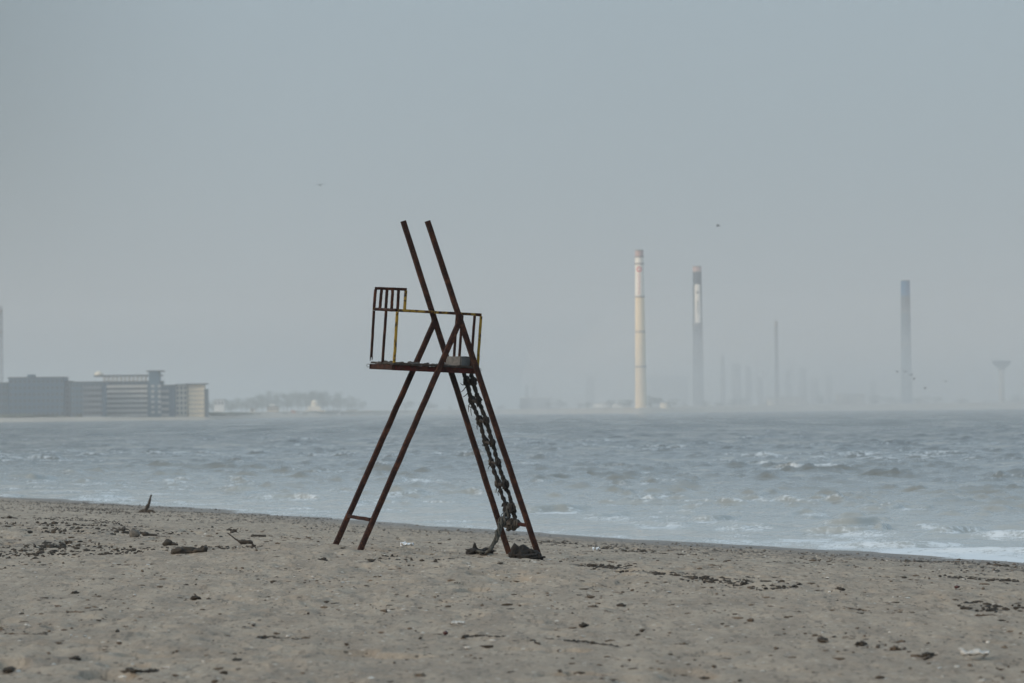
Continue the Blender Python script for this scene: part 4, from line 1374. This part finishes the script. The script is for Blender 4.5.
def scatter(n, x0, x1, y0, y1, dens=None):
    out = []
    while len(out) < n:
        px = RNG.uniform(x0, x1, 4000); yy = RNG.uniform(y0, y1, 4000)
        X = px * 1.0
        if dens is not None:
            k = RNG.uniform(0, 1, 4000) < dens(X, yy)
            X, yy = X[k], yy[k]
        out += list(zip(X, yy))
    out = np.array(out[:n])
    return np.column_stack([out, ground_z(out[:, 0], out[:, 1])])


# dense wrack field on the left
d1 = lambda X, Y_: np.clip(2.6 * (fbm(X * .5, Y_ * .22, 301, 3) + .02), 0, 1) * sstep(-3.6, -6.2, X) * sstep(49.5, 51.5, Y_) * sstep(72, 58, Y_)
P1 = scatter(1700, -14, -3, 49, 72, d1)
litter('seaweed_wrack', P1, RNG.uniform(.005, .022, len(P1)) * RNG.choice([1, 1, 1, 1.7], len(P1)), .9, MAT['weed'], 'dense field of dark seaweed bits at the left of the beach', 'seaweed', 1.6)


# wrack lines
def along(lines, per, sy):
    out = []
    for ln in lines:
        lseed = random.uniform(0, 90)
        P = [at_ground(x, y_) for x, y_ in ln]
        for a, b in zip(P, P[1:]):
            L = (b - a).length
            for _ in range(int(L * per * (1.0 if a.y < 62 else 0.5))):
                t = random.random()
                q = a.lerp(b, t)
                x = q.x + random.gauss(0, .15); yy = q.y + random.gauss(0, sy + max(0, q.y - 50) * .05) + 1.2 * math.sin(q.x * .8 + lseed)
                if vnoise(np.array([x * 0.9]), np.array([yy * .3]), 311)[0] > .46:
                    out.append((x, yy, float(ground_z(x, yy))))
    return out


P2 = along([[(0, 505), (60, 508), (110, 511), (200, 511)], [(0, 517), (60, 519), (130, 524)], [(40, 528), (130, 531), (260, 536)], [(540, 541), (620, 548), (700, 557)], [(860, 556), (940, 562), (1024, 567)], [(330, 563), (420, 562), (505, 562.5), (560, 564), (600, 567)], [(0, 551), (110, 551), (220, 553), (345, 558)], [(680, 560.5), (760, 563), (840, 569), (910, 574), (1024, 581)], [(690, 577), (760, 583), (850, 590), (930, 598), (1000, 604)], [(600, 566), (680, 574)]], 100, .6)
litter('wrack_line', P2, RNG.uniform(.006, .020, len(P2)), .8, MAT['weed'], 'broken dark line of weed scraps across the beach', 'seaweed', 1.8)
# gravelly bits towards the water at right, general scatter, pale shell
P3 = scatter(3200, -16, 9, 46, 112, lambda X, Y_: (sstep(-11, -6, shore_s(X, Y_)) * sstep(-.6, -2, shore_s(X, Y_)) * np.clip(2 * fbm(X * .6, Y_ * .25, 321, 3) + .35, 0, 1)))
litter('gravel', P3, RNG.uniform(.008, .026, len(P3)), .7, MAT['stone'], 'dark gravel strewn along the damp sand near the water', 'gravel', .8)
P4 = scatter(8000, -9, 9, 21, 66, lambda X, Y_: .3 + 1.2 * np.clip(fbm(X * .5, Y_ * .3, 331, 3), 0, 1) * (shore_s(X, Y_) < -1.5))
litter('twig_litter', P4, RNG.uniform(.004, .012, len(P4)) * RNG.choice([1, 1, 1, 1.8], len(P4)), .6, MAT['litter_wood'], 'scattered brown twig and weed crumbs on the sand', 'litter', 2.2)
P5 = scatter(1100, -9, 9, 21, 66, lambda X, Y_: .6 * (shore_s(X, Y_) < -1.5))
litter('shell_bits', P5, RNG.uniform(.006, .018, len(P5)), .5, MAT['shell'], 'scattered pale shell bits on the sand', 'shells', 1.0)

# ------------------------------------------------------------------ haze
bm = bmesh.new()
box(bm, -6000, 6000, -400, 8000, -5.2, 215)
hz = obj('haze', bm, None)
hz['kind'] = 'stuff'
hm = bpy.data.materials.new('haze_air')
hm.use_nodes = True
nt = hm.node_tree
nt.nodes.remove(nt.nodes['Principled BSDF'])
pv = nt.nodes.new('ShaderNodeVolumePrincipled')
pv.inputs['Color'].default_value = (0.745, 0.75, 0.75, 1)
pv.inputs['Density'].default_value = 2.3e-4
pv.inputs['Anisotropy'].default_value = 0.0
nt.links.new(pv.outputs[0], nt.nodes['Material Output'].inputs['Volume'])
hz.data.materials.append(hm)
# smoky mist lying low over the far shore and deepest behind the power station
for i, (x0, y0, zt, dn, lb) in enumerate(((-5600, 1000, 34, 2.8e-4, 'thin mist lying low over the water and far shore'), (15, 2790, 62, 5.0e-4, 'pale smoky mist around the refinery columns'),
                                          (82, 2830, 92, 4.4e-4, 'high thin smoke veil around the feet of the tall chimneys'))):
    bm = bmesh.new(); box(bm, x0, 5600 - i * 9, y0, 7700 - i * 9, -4.9 + i * .3, zt)
    mo = obj('mist_bank', bm, None)
    tag(mo, lb, 'mist', None, 'stuff')
    m2 = hm.copy(); m2.name = 'mist_air'
    if i == 0:
        m2.node_tree.nodes['Principled Volume'].inputs['Color'].default_value = (0.68, 0.76, 0.805, 1)
    m2.node_tree.nodes['Principled Volume'].inputs['Density'].default_value = dn
    mo.data.materials.append(m2)

# ------------------------------------------------------------------ light
SUN_EL = math.radians(20); SUN_AZ = math.radians(238)      # azimuth from +Y, clockwise
w = bpy.data.worlds.new('World')
scene.world = w
w.use_nodes = True
nt = w.node_tree
bg = nt.nodes['Background']
sky = nt.nodes.new('ShaderNodeTexSky')
sky.sky_type = 'NISHITA'
sky.sun_disc = False
sky.sun_elevation = SUN_EL
sky.sun_rotation = SUN_AZ
sky.air_density = 1.0
sky.dust_density = 3.0
sky.ozone_density = 1.0
hs = nt.nodes.new('ShaderNodeHueSaturation')
hs.inputs['Saturation'].default_value = 0.8
nt.links.new(sky.outputs[0], hs.inputs['Color'])
# thin overcast veil over the clear sky, patchy, with left vignette darkening painted in
geo = nt.nodes.new('ShaderNodeTexCoord').outputs['Generated']
cl = noise_node(nt, geo, 5.5, 3, 0.5)
sepx = nt.nodes.new('ShaderNodeSeparateXYZ'); nt.links.new(geo, sepx.inputs[0])
side = nt.nodes.new('ShaderNodeMapRange'); side.interpolation_type = 'SMOOTHSTEP'
side.inputs[1].default_value = -0.17; side.inputs[2].default_value = -0.055
nt.links.new(sepx.outputs[0], side.inputs[0])
veil = ramp(nt, math_node(nt, 'ADD', math_node(nt, 'MULTIPLY', cl, 0.50), math_node(nt, 'MULTIPLY', side.outputs[0], 0.62)), [(0.1, (1.10, 1.54, 1.86)), (0.85, (2.68, 3.46, 4.05))])
# an overcast sky is brightest overhead
zen = nt.nodes.new('ShaderNodeMapRange')
zen.inputs[1].default_value = 0.10; zen.inputs[2].default_value = 0.75; zen.inputs[3].default_value = 1.0; zen.inputs[4].default_value = 2.6
nt.links.new(sepx.outputs[2], zen.inputs[0])
vm = nt.nodes.new('ShaderNodeVectorMath'); vm.operation = 'SCALE'
nt.links.new(mixc(nt, 0.78, hs.outputs[0], veil), vm.inputs[0]); nt.links.new(zen.outputs[0], vm.inputs['Scale'])
nt.links.new(vm.outputs[0], bg.inputs['Color'])
bg.inputs['Strength'].default_value = 0.10
sd = bpy.data.lights.new('sun', 'SUN')
sd.energy = 2.0
sd.angle = math.radians(20)
sd.color = (1.0, 0.87, 0.72)
so = bpy.data.objects.new('sun', sd)
COL.objects.link(so)
sv = V((math.sin(SUN_AZ) * math.cos(SUN_EL), math.cos(SUN_AZ) * math.cos(SUN_EL), math.sin(SUN_EL)))
so.rotation_euler = sv.to_track_quat('Z', 'Y').to_euler()

vs = scene.view_settings
vs.view_transform = 'Standard'
vs.look = 'None'
vs.gamma = 1.0
vs.use_curve_mapping = False
vs.exposure = 0.30
scene.cycles.max_bounces = 6
scene.cycles.volume_bounces = 1
